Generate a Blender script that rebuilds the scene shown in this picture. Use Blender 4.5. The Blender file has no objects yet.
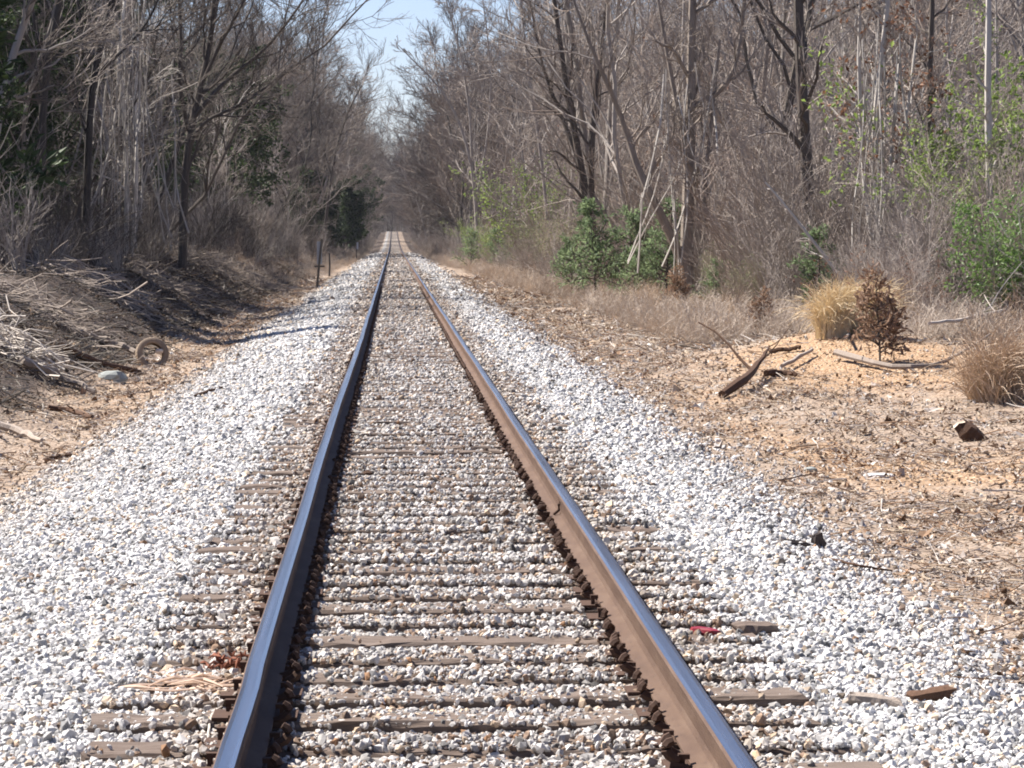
import bpy, math, numpy as np
from mathutils import Vector, Matrix, Euler
R = math.radians
rng = np.random.default_rng(7)
scene = bpy.context.scene
C = scene.collection

# ------------------------------------------------------------------ camera
F, W, Hh = 2800.0, 1024, 768
VPX, VPY, CAMH = 393.0, 238.0, 1.525
XC = 0.263                                   # track centre
pit = math.atan((384 - VPY) / F)
yaw = math.atan((512 - VPX) / F * math.cos(pit))
fwd = np.array([math.sin(yaw)*math.cos(pit), math.cos(yaw)*math.cos(pit), -math.sin(pit)])
rgt = np.array([math.cos(yaw), -math.sin(yaw), 0.0])
upv = np.cross(rgt, fwd)
cam = bpy.data.cameras.new('camera'); camo = bpy.data.objects.new('camera', cam); C.objects.link(camo)
cam.sensor_width = 36; cam.lens = F / W * 36; cam.clip_start = .1; cam.clip_end = 6000
camo.matrix_world = Matrix(((rgt[0], upv[0], -fwd[0], 0), (rgt[1], upv[1], -fwd[1], 0), (rgt[2], upv[2], -fwd[2], CAMH), (0, 0, 0, 1)))
scene.camera = camo
def ray(u, v):
    d = fwd + rgt*(u-512)/F + upv*(384-v)/F
    return d / d[1]
def at(u, v, d): return np.array([0, 0, CAMH]) + ray(u, v)*d

# ------------------------------------------------------------------ noise and terrain
_T = np.random.default_rng(3).random((256, 256))
def vn(x, y):
    x = np.asarray(x, float); y = np.asarray(y, float)
    ix = np.floor(x).astype(int); iy = np.floor(y).astype(int)
    fx = x-ix; fy = y-iy; fx = fx*fx*(3-2*fx); fy = fy*fy*(3-2*fy)
    a = _T[iy & 255, ix & 255]; b = _T[iy & 255, (ix+1) & 255]
    c = _T[(iy+1) & 255, ix & 255]; d = _T[(iy+1) & 255, (ix+1) & 255]
    return (a*(1-fx)+b*fx)*(1-fy)+(c*(1-fx)+d*fx)*fy
def fbm(x, y, o=4):
    s = 0; a = .5; n = 0
    for i in range(o):
        s = s+a*vn(x+17.3*i, y+9.1*i); n += a; x = x*2.03; y = y*2.03; a *= .5
    return s/n-.5
_pd = np.arange(0, 3200, 5.)
_pz = np.cumsum(np.interp(_pd, [0, 270, 680, 760, 900, 1000, 1200], [0, 0, .0140, .002, -.006, 0, .012]))*5
def prof(d):
    return np.interp(np.asarray(d, float), _pd, _pz)
KX = [-500, -120, -50, -25, -12, -8, -6.6, -5.6, -4.8, -4.1, -3.4, -2.7, -1.9, -1.5, 0, 1.5, 1.9, 2.7, 3.3, 5, 7, 10, 15, 25, 45, 80, 500]
KZ = [16, 10, 5, 2.4, 1.45, 1.05, .75, .2, -.34, -.56, -.5, -.38, -.25, -.2125, -.2125, -.2125, -.25, -.40, -.46, -.42, -.30, -.05, .7, 2.8, 7.5, 14, 26]
def sst(x, a, b):
    t = np.clip((np.asarray(x, float)-a)/(b-a), 0, 1); return t*t*(3-2*t)
def terr(x, d):
    x = np.asarray(x, float); d = np.asarray(d, float)
    X = x-XC
    Xw = X + .35*fbm(x*.15+3, d*.15, 2)*sst(np.abs(X), 2, 4)*2
    z = np.interp(Xw, KX, KZ)
    z = z + .46*np.exp(-((x-6.6)/1.9)**2-((d-41)/4.)**2)
    z = z + .10*np.exp(-((x-4.6)/.9)**2-((d-34)/5.)**2)
    out = sst(np.abs(X), 2.7, 4.5)
    z = z + .022*fbm(x*3, d*3, 3)*(1-out) + out*(.16*fbm(x*.8, d*.8, 4)+.05*fbm(x*5, d*5, 3))
    z = z + sst(np.abs(X), 7, 14)*.9*fbm(x*.12, d*.12, 3)
    return z + prof(d)
def hit(u, v, dmin=9., dmax=700.):
    ds = np.geomspace(dmin, dmax, 4000); r = ray(u, v)
    z = CAMH + r[2]*ds; t = terr(r[0]*ds, ds)
    k = int(np.argmax(z <= t)); d = ds[k]
    return np.array([r[0]*d, d, float(terr(r[0]*d, d))])

# ------------------------------------------------------------------ materials
def mat(name):
    m = bpy.data.materials.new(name); m.use_nodes = True
    nt = m.node_tree; nt.nodes.clear()
    out = nt.nodes.new('ShaderNodeOutputMaterial'); b = nt.nodes.new('ShaderNodeBsdfPrincipled')
    nt.links.new(b.outputs[0], out.inputs[0])
    b.inputs['Roughness'].default_value = .9; b.inputs['Specular IOR Level'].default_value = .2
    return m, nt, b, out
class N:
    def __init__(s, nt): s.nt = nt
    def n(s, t, **k):
        o = s.nt.nodes.new('ShaderNode'+t)
        for a, v in k.items(): setattr(o, a, v)
        return o
    def l(s, a, b): s.nt.links.new(a, b)
    def coord(s): return s.n('TexCoord').outputs['Object']
    def pos(s): return s.n('NewGeometry').outputs['Position']
    def mapp(s, vec, sc):
        m = s.n('Mapping'); m.inputs['Scale'].default_value = sc; s.l(vec, m.inputs[0]); return m.outputs[0]
    def noise(s, vec, sc, det=4, rough=.6):
        m = s.n('TexNoise'); m.inputs['Scale'].default_value = sc; m.inputs['Detail'].default_value = det; m.inputs['Roughness'].default_value = rough
        s.l(vec, m.inputs['Vector']); return m.outputs['Fac']
    def vor(s, vec, sc, out='Color', feat='F1'):
        m = s.n('TexVoronoi', feature=feat); m.inputs['Scale'].default_value = sc; s.l(vec, m.inputs['Vector']); return m.outputs[out]
    def ramp(s, fac, stops):
        r = s.n('ValToRGB'); e = r.color_ramp.elements
        while len(e) < len(stops): e.new(.5)
        for q, (p, c) in zip(e, stops): q.position = p; q.color = (*c, 1)
        s.l(fac, r.inputs[0]); return r.outputs[0]
    def mix(s, fac, a, b, mode='MIX'):
        m = s.n('Mix', data_type='RGBA', blend_type=mode)
        for sock, v in ((m.inputs[0], fac), (m.inputs[6], a), (m.inputs[7], b)):
            if isinstance(v, (int, float)): sock.default_value = v
            elif isinstance(v, tuple): sock.default_value = (*v, 1)
            else: s.l(v, sock)
        return m.outputs[2]
    def math(s, op, a, b=0., clamp=False):
        m = s.n('Math', operation=op, use_clamp=clamp)
        for sock, v in zip(m.inputs, (a, b)):
            if isinstance(v, (int, float)): sock.default_value = v
            else: s.l(v, sock)
        return m.outputs[0]
    def bump(s, h, b, st=.5, dist=.02):
        m = s.n('Bump'); m.inputs['Strength'].default_value = st; m.inputs['Distance'].default_value = dist
        s.l(h, m.inputs['Height']); s.l(m.outputs[0], b.inputs['Normal'])
    def attr(s, name, typ='GEOMETRY', out='Color'):
        a = s.n('Attribute', attribute_name=name, attribute_type=typ); return a.outputs[out]
M = {}
def bark(name, c0, c1, vary=.5, sc=6):
    m, nt, b, o = mat(name); n = N(nt)
    co = n.coord(); st = n.mapp(co, (1, 1, .22))
    f = n.noise(st, sc*2.2, 5, .7); big = n.noise(n.pos(), .9, 2)
    col = n.mix(f, c0, c1)
    col = n.mix(n.math('MULTIPLY', big, .5), col, tuple(x*.55 for x in c0))
    rnd = n.n('ObjectInfo').outputs['Random']
    col = n.mix(n.math('MULTIPLY', rnd, vary), col, tuple(min(1, x*1.5) for x in c1))
    n.l(col, b.inputs['Base Color']); n.bump(f, b, .6, .02)
    M[name] = m
bark('bark_grey', (.12, .102, .088), (.36, .315, .275))
bark('bark_dark', (.035, .028, .023), (.13, .107, .09), .3)
bark('bark_pale', (.30, .265, .23), (.54, .495, .44))
bark('twig_grey', (.14, .116, .098), (.34, .29, .25))
bark('twig_brown', (.15, .114, .092), (.33, .262, .212))
bark('bark_mottled', (.045, .034, .027), (.42, .35, .29), .1, 4)
bark('twig_dark', (.06, .049, .040), (.18, .15, .128))  # darker than twig_grey: backlit shade of the left wood put into the colour
bark('bark_black', (.022, .019, .017), (.085, .074, .066), .3)  # near-black bark carrying the left wood's shade in its colour
bark('vine_pale', (.26, .23, .20), (.46, .42, .37))
bark('deadwood', (.13, .10, .08), (.36, .30, .25), .4, 10)
bark('stick_pale', (.28, .24, .20), (.52, .46, .40), .3, 12)
bark('rotten', (.035, .02, .013), (.13, .07, .042), .2, 12)
def leafm(name, c0, c1, trans=.3, rough=.6):
    m, nt, b, o = mat(name); n = N(nt)
    t = n.attr('tint', out='Fac')
    col = n.mix(t, c0, c1)
    rnd = n.n('ObjectInfo').outputs['Random']
    col = n.mix(n.math('MULTIPLY', rnd, .3), col, c0)
    n.l(col, b.inputs['Base Color']); b.inputs['Roughness'].default_value = rough
    tr = n.n('BsdfTranslucent'); n.l(col, tr.inputs[0])
    mx = n.n('MixShader'); mx.inputs[0].default_value = trans
    n.l(b.outputs[0], mx.inputs[1]); n.l(tr.outputs[0], mx.inputs[2]); n.l(mx.outputs[0], o.inputs[0])
    M[name] = m
leafm('cedar_green', (.02, .036, .013), (.07, .10, .034), .25)
leafm('pine_green', (.105, .15, .075), (.27, .335, .17), .45)
leafm('olive_green', (.15, .16, .085), (.32, .33, .18), .4)
leafm('spring_green', (.13, .19, .04), (.28, .35, .10), .45)
leafm('leaf_green', (.08, .15, .035), (.22, .32, .10), .4, .35)
leafm('rust_leaf', (.10, .045, .025), (.30, .15, .08), .3)
leafm('dead_cedar', (.17, .105, .07), (.40, .27, .18), .3)
leafm('straw', (.64, .50, .31), (.88, .77, .56), .35)
leafm('straw_brown', (.40, .29, .20), (.68, .54, .40), .35)
leafm('weed_grey', (.34, .275, .22), (.66, .56, .46), .2)

def inst_mat(name, bumpsc=40, rough=.85):
    m, nt, b, o = mat(name); n = N(nt)
    c = n.attr('tint', 'INSTANCER')
    f = n.noise(n.coord(), bumpsc*.06, 4)
    col = n.mix(.55, c, n.ramp(f, [(.3, (.55, .53, .5)), (.7, (1.15, 1.15, 1.15))]), 'MULTIPLY')
    n.l(col, b.inputs['Base Color']); b.inputs['Roughness'].default_value = rough
    M[name] = m
inst_mat('stone'); inst_mat('litter')

# ground
m, nt, b, o = mat('ground_soil'); n = N(nt); M['ground'] = m
P_ = n.pos(); z = n.attr('zone'); sep = n.n('SeparateColor'); n.l(z, sep.inputs[0])
zb, zo, zl = sep.outputs[0], sep.outputs[1], sep.outputs[2]
cell = n.vor(P_, 24); cs = n.n('SeparateColor'); n.l(cell, cs.inputs[0])
bal = n.ramp(cs.outputs[0], [(0, (.08, .08, .08)), (.18, (.24, .235, .23)), (.5, (.40, .39, .38)), (.85, (.55, .54, .53)), (1, (.42, .35, .28))])
tz = n.attr('stain', out='Fac')
bal = n.mix(1., bal, (.72, .71, .70), 'MULTIPLY'); bal = n.mix(tz, bal, n.mix(.75, bal, (.62, .50, .40), 'MULTIPLY'))  # ballast colour dimmed evenly for the shade its flat sheet lacks between stones
ncell = n.vor(P_, 55); nc = n.n('SeparateColor'); n.l(ncell, nc.inputs[0])
nf = n.noise(P_, 1.3, 6, .65); nf2 = n.noise(P_, 9, 5, .7)
dirt = n.ramp(nf, [(.3, (.14, .095, .065)), (.5, (.25, .18, .128)), (.7, (.33, .265, .205))])
dirt = n.mix(n.math('MULTIPLY', nf2, .8), dirt, n.ramp(nc.outputs[1], [(0, (.08, .055, .04)), (.5, (.24, .185, .145)), (1, (.44, .37, .30))]))
orange = n.ramp(nc.outputs[0], [(0, (.18, .10, .055)), (.4, (.27, .165, .09)), (.8, (.35, .235, .14)), (1, (.46, .38, .29))])
soil = n.mix(nf2, (.02, .014, .011), (.075, .052, .039))  # dark soil colour, lowered further to hold the left bank's shade
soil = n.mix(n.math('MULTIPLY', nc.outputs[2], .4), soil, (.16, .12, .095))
def edge(v, k=2.2):
    e = n.math('SUBTRACT', n.math('ADD', v, n.math('MULTIPLY', n.math('SUBTRACT', n.noise(P_, 4.5, 6, .7), .5), 1.3)), .5)
    return n.math('ADD', n.math('MULTIPLY', e, k), .5, True)
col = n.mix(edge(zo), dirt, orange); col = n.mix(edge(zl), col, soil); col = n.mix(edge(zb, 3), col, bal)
n.l(col, b.inputs['Base Color'])
hh = n.math('ADD', n.math('MULTIPLY', n.vor(P_, 24, 'Distance'), -1.), n.math('MULTIPLY', nf2, .6))
n.bump(hh, b, .8, .03)

# wood of the ties, steel and rust
m, nt, b, o = mat('tie_wood'); n = N(nt); M['tie'] = m
co = n.coord(); gr = n.mapp(co, (.9, 14, 14)); f = n.noise(gr, 3, 6, .7); f2 = n.noise(n.pos(), 2.2, 4)
rnd = n.n('ObjectInfo').outputs['Random']
col = n.ramp(f, [(.25, (.03, .023, .019)), (.45, (.105, .082, .068)), (.62, (.19, .155, .13)), (.8, (.28, .24, .205))])
col = n.mix(n.math('MULTIPLY', f2, .6), col, (.16, .11, .08)); col = n.mix(n.math('MULTIPLY', rnd, .45), col, (.10, .07, .055))
n.l(col, b.inputs['Base Color']); n.bump(f, b, .9, .012)
m, nt, b, o = mat('rail_rust'); n = N(nt); M['rust'] = m
st = n.mapp(n.pos(), (1, .25, 1)); f = n.noise(st, 9, 5); f2 = n.noise(n.pos(), 60, 3)
col = n.ramp(f, [(.3, (.07, .04, .026)), (.55, (.108, .066, .043)), (.75, (.145, .098, .068))]); col = n.mix(n.math('MULTIPLY', f2, .45), col, (.085, .05, .034)); col = n.mix(n.ramp(n.noise(n.mapp(n.pos(), (1, .6, 3)), 22, 5, .75), [(.52, (0, 0, 0)), (.68, (.75, .75, .75))]), col, (.07, .042, .03))
n.l(col, b.inputs['Base Color']); n.bump(n.noise(n.pos(), 90, 6, .75), b, .8, .006); b.inputs['Roughness'].default_value = .7
m, nt, b, o = mat('rail_polished'); n = N(nt); M['steel'] = m
st = n.mapp(n.pos(), (22, .25, 1)); f = n.noise(st, 1.6, 3)
b.inputs['Metallic'].default_value = 1
n.l(n.ramp(f, [(.3, (.30, .305, .33)), (.7, (.44, .445, .47))]), b.inputs['Base Color'])
n.l(n.ramp(f, [(.3, (.20,)*3), (.7, (.28,)*3)]), b.inputs['Roughness'])
m, nt, b, o = mat('dark_iron'); n = N(nt); M['iron'] = m
n.l(n.mix(n.noise(n.pos(), 40, 4), (.035, .02, .014), (.10, .058, .04)), b.inputs['Base Color'])
def plain(name, c, rough=.7, sp=.3, c2=None, sc=20):
    m, nt, b, o = mat(name); n = N(nt); M[name] = m
    n.l(n.mix(n.noise(n.coord(), sc, 5), c, c2 or tuple(x*.6 for x in c)), b.inputs['Base Color'])
    b.inputs['Roughness'].default_value = rough; b.inputs['Specular IOR Level'].default_value = sp
plain('red_plastic', (.26, .015, .025), .4, .5, (.12, .015, .02))
plain('rubber', (.34, .26, .19), .9, .1, (.10, .075, .055), 5)
plain('black_scrap', (.03, .025, .025), .8, .2, (.08, .06, .05))
plain('rock_grey', (.30, .31, .29), .9, .1, (.18, .19, .18), 8)
plain('pale_tan', (.62, .52, .42), .8, .1, (.42, .33, .25), 14)
plain('white_paper', (.75, .74, .72), .8, .1, (.62, .6, .57))
plain('sign_white', (.40, .43, .48), .5, .4, (.24, .26, .30), 6)
plain('post_dark', (.03, .028, .03), .7, .3, (.055, .045, .04))
plain('rust_strip', (.24, .09, .055), .8, .1, (.12, .05, .03), 30)
plain('pale_strip', (.66, .50, .38), .8, .1, (.48, .33, .24), 30)

# ------------------------------------------------------------------ object helpers
def tag(o, label=None, cat=None, group=None, kind=None):
    if label: o['label'] = label
    if cat: o['category'] = cat
    if group: o['group'] = group
    if kind: o['kind'] = kind
    return o
def empty(name, loc, label, cat, group=None, rz=0, sc=1):
    o = bpy.data.objects.new(name, None); C.objects.link(o); o.empty_display_size = .3
    o.location = loc; o.rotation_euler = (0, 0, rz); o.scale = (sc,)*3
    return tag(o, label, cat, group)
def obj(name, me, parent=None, link=True):
    o = bpy.data.objects.new(name, me)
    if link: C.objects.link(o)
    if parent: o.parent = parent
    return o
def copy_tree(o, parent=None):
    c = o.copy(); C.objects.link(c)
    if parent: c.parent = parent
    for ch in o.children: copy_tree(ch, c)
    return c
def mesh(name, V, Fs, mats, mi=None, tint=None, smooth=False):
    """V (n,3); Fs a list of (k,m) index arrays of equal face size each; mi one material index per face array"""
    me = bpy.data.meshes.new(name); V = np.asarray(V, np.float32)
    me.vertices.add(len(V)); me.vertices.foreach_set('co', V.ravel())
    Fs = [np.asarray(f, np.int32) for f in Fs if len(f)]
    loops = np.concatenate([f.ravel() for f in Fs]); tot = np.concatenate([np.full(len(f), f.shape[1], np.int32) for f in Fs])
    start = np.concatenate([[0], np.cumsum(tot)[:-1]]).astype(np.int32)
    me.loops.add(len(loops)); me.loops.foreach_set('vertex_index', loops)
    me.polygons.add(len(tot)); me.polygons.foreach_set('loop_start', start); me.polygons.foreach_set('loop_total', tot)
    for mm in (mats if isinstance(mats, (list, tuple)) else [mats]): me.materials.append(mm)
    if mi is not None: me.polygons.foreach_set('material_index', np.asarray(mi, np.int32))
    me.polygons.foreach_set('use_smooth', np.full(len(tot), smooth))
    if tint is not None:
        a = me.attributes.new('tint', 'FLOAT', 'POINT'); a.data.foreach_set('value', np.asarray(tint, np.float32))
    me.update(calc_edges=True); me.validate()
    return me
class MB:
    def __init__(s): s.V = []; s.F = {}; s.T = []; s.k = 0
    def add(s, V, Fs, t=.5):
        V = np.asarray(V, float).reshape(-1, 3)
        for f in Fs:
            f = np.asarray(f)
            if len(f): s.F.setdefault(f.shape[1], []).append(f+s.k)
        s.V.append(V); s.T.append(np.broadcast_to(np.asarray(t, float), (len(V),))); s.k += len(V)
    def tubes(s, P, Rr, sides=3, t=.5, cap=False):
        P = np.asarray(P, float); Rr = np.asarray(Rr, float)
        if P.ndim == 2: P = P[None]; Rr = Rr[None]
        m, nn, _ = P.shape
        tg = np.gradient(P, axis=1); tg /= np.linalg.norm(tg, axis=2, keepdims=True)+1e-9
        ref = np.where(np.abs(tg[:, :1, 2:3]) > .8, np.array([1., 0, 0]), np.array([0, 0, 1.]))
        a = np.cross(tg, np.broadcast_to(ref, tg.shape)); a /= np.linalg.norm(a, axis=2, keepdims=True)+1e-9
        c = np.cross(tg, a)
        th = np.arange(sides)*2*np.pi/sides
        V = P[:, :, None]+Rr[:, :, None, None]*(np.cos(th)[:, None]*a[:, :, None]+np.sin(th)[:, None]*c[:, :, None])
        base = (np.arange(m)*nn*sides)[:, None, None]+(np.arange(nn-1)*sides)[None, :, None]
        j = np.arange(sides)[None, None]; j2 = (np.arange(sides)+1) % sides
        q = np.stack([base+j, base+j2, base+sides+j2, base+sides+j], -1).reshape(-1, 4)
        fs = [q]
        if cap:
            e = (np.arange(m)*nn*sides)[:, None]+(nn-1)*sides+np.arange(sides)[None]
            fs.append(e); fs.append(((np.arange(m)*nn*sides)[:, None]+np.arange(sides)[None])[:, ::-1])
        tt = np.repeat(np.broadcast_to(np.asarray(t, float), (m,)), nn*sides)
        s.add(V.reshape(-1, 3), fs, tt)
    def box(s, c, h, rz=0, t=.5, jit=0, r=None):
        v = np.array([[x, y, z] for x in (-1, 1) for y in (-1, 1) for z in (-1, 1)], float)*np.array(h)
        if jit: v = v+(r or rng).normal(0, jit, v.shape)
        cz, sz = math.cos(rz), math.sin(rz)
        v = v @ np.array([[cz, sz, 0], [-sz, cz, 0], [0, 0, 1]])+np.array(c)
        s.add(v, [[[0, 1, 3, 2], [4, 6, 7, 5], [0, 4, 5, 1], [2, 3, 7, 6], [0, 2, 6, 4], [1, 5, 7, 3]]], t)
    def mesh(s, name, mt, smooth=False):
        return mesh(name, np.concatenate(s.V), [np.concatenate(f) for f in s.F.values()], mt, None, np.concatenate(s.T), smooth)
def unit(v): return v/(np.linalg.norm(v, axis=-1, keepdims=True)+1e-9)
def resample(pts, rad, n):
    pts = np.asarray(pts, float); rad = np.asarray(rad, float)
    s = np.concatenate([[0], np.cumsum(np.linalg.norm(np.diff(pts, axis=0), axis=1))])
    t = np.linspace(0, s[-1], n)
    q = np.stack([np.interp(t, s, pts[:, i]) for i in range(3)], 1)
    for _ in range(2): q[1:-1] = q[1:-1]*.5+.25*(q[:-2]+q[2:])
    return q, np.interp(t, s, rad)
def grow(r, P, Rr, K, tr, ang, lr, n, up=.1, wand=.2, rr=.55, rtip=.35, rmin=.003, ref=None, taper=.5):
    """children of every parent polyline"""
    m, pn, _ = P.shape
    L = np.linalg.norm(np.diff(P, axis=1), axis=2).sum(1) if ref is None else np.full(m, ref)
    ix = np.repeat(np.arange(m), K); k = np.tile(np.arange(K), m)
    t = tr[0]+(tr[1]-tr[0])*(k+r.random(m*K))/K
    f = t*(pn-1); i0 = np.minimum(f.astype(int), pn-2); w = (f-i0)[:, None]
    p0 = P[ix, i0]; p1 = P[ix, i0+1]
    pos = p0*(1-w)+p1*w; tg = unit(p1-p0); r0 = Rr[ix, i0]*(1-w[:, 0])+Rr[ix, i0+1]*w[:, 0]
    rv = unit(r.normal(size=(m*K, 3))); pe = unit(np.cross(tg, rv))
    a = r.uniform(ang[0], ang[1], m*K)[:, None]
    d = unit(np.cos(a)*tg+np.sin(a)*pe)
    ln = L[ix]*r.uniform(lr[0], lr[1], m*K)*(1-taper*(t-tr[0])/(tr[1]-tr[0]+1e-6))
    Q = np.zeros((m*K, n, 3)); Q[:, 0] = pos; st = (ln/(n-1))[:, None]
    for j in range(1, n):
        Q[:, j] = Q[:, j-1]+d*st
        d = unit(d+r.normal(0, wand, d.shape)+np.array([0, 0, up]))
    rs = np.maximum(r0*rr*r.uniform(.7, 1.1, m*K), rmin)
    Rq = np.maximum(rs[:, None]*np.linspace(1, rtip, n)[None], rmin*.8)
    return Q, Rq
def foliage(mb, r, P, per, size, asp=.4, spread=.08, droop=0., tl=(0, 1), along=.5):
    m, n, _ = P.shape
    ix = np.repeat(np.arange(m), per); f = r.random(m*per)*(n-1); i0 = np.minimum(f.astype(int), n-2); w = (f-i0)[:, None]
    p = P[ix, i0]*(1-w)+P[ix, i0+1]*w+r.normal(0, spread, (m*per, 3))
    d = unit(unit(P[ix, i0+1]-P[ix, i0])*along+r.normal(0, .6, p.shape)+np.array([0, 0, -droop]))
    s = unit(np.cross(d, r.normal(size=p.shape))); up = np.cross(s, d)
    sz = size*r.uniform(.6, 1.4, len(p))[:, None]
    V = np.stack([p, p+d*sz*.55+s*sz*asp*.5+up*sz*.12, p+d*sz, p+d*sz*.55-s*sz*asp*.5+up*sz*.12], 1)
    q = (np.arange(len(p))*4)[:, None]
    t = np.repeat(np.clip(r.uniform(tl[0], tl[1], len(p)), 0, 1), 4)
    mb.add(V.reshape(-1, 3), [np.concatenate([q+0, q+1, q+2], 1), np.concatenate([q+0, q+2, q+3], 1)], t)

# ------------------------------------------------------------------ ground sheet
dr = np.concatenate([np.linspace(-40, 7, 12), np.geomspace(8, 900, 760), np.geomspace(930, 3000, 16)])
xr = np.concatenate([-np.geomspace(3.6, 500, 75)[::-1], np.arange(-3.5, 3.55, .055), np.geomspace(3.6, 500, 75)])+XC
GX, GD = np.meshgrid(xr, dr); GZ = terr(GX, GD)
nv, nu = GX.shape
V = np.stack([GX, GD, GZ], -1).reshape(-1, 3)
i = (np.arange(nv-1)[:, None]*nu+np.arange(nu-1)[None]).ravel()
gme = mesh('ground', V, [np.stack([i, i+1, i+nu+1, i+nu], 1)], M['ground'], smooth=True)
X = GX-XC
wob = .8*fbm(GX*.5, GD*.35, 3)
ball = 1-sst(np.abs(X)+wob+.95*(X > 0)+1.25*sst(GD, 130, 300), 2.55, 3.55)
ora = np.exp(-((GX-6.3)/2.2)**2-((GD-38)/5.5)**2)*.95+.30*sst(X, 2.9, 3.6)*(1-sst(X, 5, 7))*sst(GD, 40, 90)*(1-sst(GD, 170, 230))+.3*(X < -3)*(1-sst(-X, 4.6, 5.4))
ora = ora*1.0+.55*np.exp(-((GX-5.6)/1.6)**2-((GD-22)/4.5)**2)+.4*np.exp(-((GX-3.6)/.6)**2-((GD-33)/6)**2)+.5*np.exp(-((GX-3.9)/.7)**2-((GD-25)/4)**2)+fbm(GX*.4, GD*.3, 3)*.6
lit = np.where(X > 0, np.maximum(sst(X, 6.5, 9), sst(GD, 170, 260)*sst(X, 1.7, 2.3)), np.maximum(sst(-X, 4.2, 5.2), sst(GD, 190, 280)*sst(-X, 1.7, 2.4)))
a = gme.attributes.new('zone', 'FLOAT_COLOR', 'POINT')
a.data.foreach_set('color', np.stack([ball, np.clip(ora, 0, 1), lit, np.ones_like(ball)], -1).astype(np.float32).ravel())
stain = np.clip(np.exp(-((np.abs(X)-.9)/.28)**2)*.9+.6*(np.abs(X) < .85)+.5*sst(GD, 40, 70)*(np.abs(X) < 1.4), 0, 1)
a = gme.attributes.new('stain', 'FLOAT', 'POINT'); a.data.foreach_set('value', stain.astype(np.float32).ravel())
tag(obj('ground', gme), kind='structure')

# ------------------------------------------------------------------ scatter by geometry nodes
def scatter(name, pts, rot, scl, idx, tint, protos, label, cat):
    me = bpy.data.meshes.new(name); me.vertices.add(len(pts)); me.vertices.foreach_set('co', np.asarray(pts, np.float32).ravel())
    for nm, ty, key, v in (('rot', 'FLOAT_VECTOR', 'vector', rot), ('scl', 'FLOAT_VECTOR', 'vector', scl), ('idx', 'INT', 'value', idx), ('tint', 'FLOAT_COLOR', 'color', tint)):
        a = me.attributes.new(nm, ty, 'POINT'); a.data.foreach_set(key, np.asarray(v, np.int32 if ty == 'INT' else np.float32).ravel())
    col = bpy.data.collections.new(name+'_pieces')
    for p in protos: col.objects.link(p)
    o = obj(name, me); tag(o, label, cat, kind='stuff')
    ng = bpy.data.node_groups.new(name, 'GeometryNodeTree')
    ng.interface.new_socket('Geometry', in_out='INPUT', socket_type='NodeSocketGeometry')
    ng.interface.new_socket('Geometry', in_out='OUTPUT', socket_type='NodeSocketGeometry')
    gi = ng.nodes.new('NodeGroupInput'); go = ng.nodes.new('NodeGroupOutput')
    ci = ng.nodes.new('GeometryNodeCollectionInfo'); ci.inputs[0].default_value = col; ci.inputs['Separate Children'].default_value = True; ci.inputs['Reset Children'].default_value = True
    ip = ng.nodes.new('GeometryNodeInstanceOnPoints'); ip.inputs['Pick Instance'].default_value = True
    def na(nm, ty):
        q = ng.nodes.new('GeometryNodeInputNamedAttribute'); q.data_type = ty; q.inputs[0].default_value = nm; return q.outputs[0]
    er = ng.nodes.new('FunctionNodeEulerToRotation')
    L = ng.links.new
    L(gi.outputs[0], ip.inputs['Points']); L(ci.outputs[0], ip.inputs['Instance']); L(na('idx', 'INT'), ip.inputs['Instance Index'])
    L(na('rot', 'FLOAT_VECTOR'), er.inputs[0]); L(er.outputs[0], ip.inputs['Rotation']); L(na('scl', 'FLOAT_VECTOR'), ip.inputs['Scale'])
    L(ip.outputs[0], go.inputs[0])
    mo = o.modifiers.new('scatter', 'NODES'); mo.node_group = ng
    return o
import bmesh
def rock_mesh(seed, mt, sub=1, jit=.22, sq=(1, .8, .62)):
    r = np.random.default_rng(seed); bm = bmesh.new(); bmesh.ops.create_icosphere(bm, subdivisions=sub, radius=1)
    for v in bm.verts:
        c = np.array(v.co); c = np.sign(c)*np.abs(c)**.8
        v.co = Vector(c*(1+r.normal(0, jit))*np.array(sq))
    me = bpy.data.meshes.new('stone'); bm.to_mesh(me); bm.free(); me.materials.append(mt); return me

# railway ties: positions first, the stones need them
NT_ALL = 560
tie_d = 8.9+.502*np.arange(NT_ALL)+rng.normal(0, .025, NT_ALL)
bury = np.where(rng.random(NT_ALL) < .22, 1.3, np.clip(rng.beta(1.6, 1.2, NT_ALL), .2, 1.1))
end_l = 1.30+rng.normal(0, .05, NT_ALL); open_l = rng.random(NT_ALL) < .55; open_r = rng.random(NT_ALL) < .5; open_l[1:3] = True

# ballast stones
def pick(n, d0, d1, xa, xb):
    return rng.uniform(xa, xb, n), np.sqrt(rng.uniform(d0*d0, d1*d1, n)) if False else rng.uniform(d0, d1, n)
px, pd, ps = [], [], []
for d0, d1, den, sz in ((8.8, 14, 3600, .0122), (14, 24, 2400, .0140), (24, 42, 1100, .0180), (42, 80, 380, .025), (80, 170, 80, .040), (170, 320, 26, .055)):
    n_ = int(den*6.6*(d1-d0)); x = rng.uniform(-3.3, 3.3, n_); d = rng.uniform(d0, d1, n_)
    px.append(x); pd.append(d); ps.append(sz*np.minimum(rng.lognormal(0, .38, n_), 2.2))
x = np.concatenate(px); d = np.concatenate(pd); s = np.concatenate(ps)
keep = rng.random(len(x)) > sst(np.abs(x)+.8*fbm((x+XC)*.5, d*.35, 3)+rng.normal(0, .12, len(x)), np.where(x > 0, 1.5, 2.55), np.where(x > 0, 2.85, 3.4))*.97
wx = x+XC
keep &= (wx > -.1404*d-.9) & (wx < .2254*d+.9)
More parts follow.
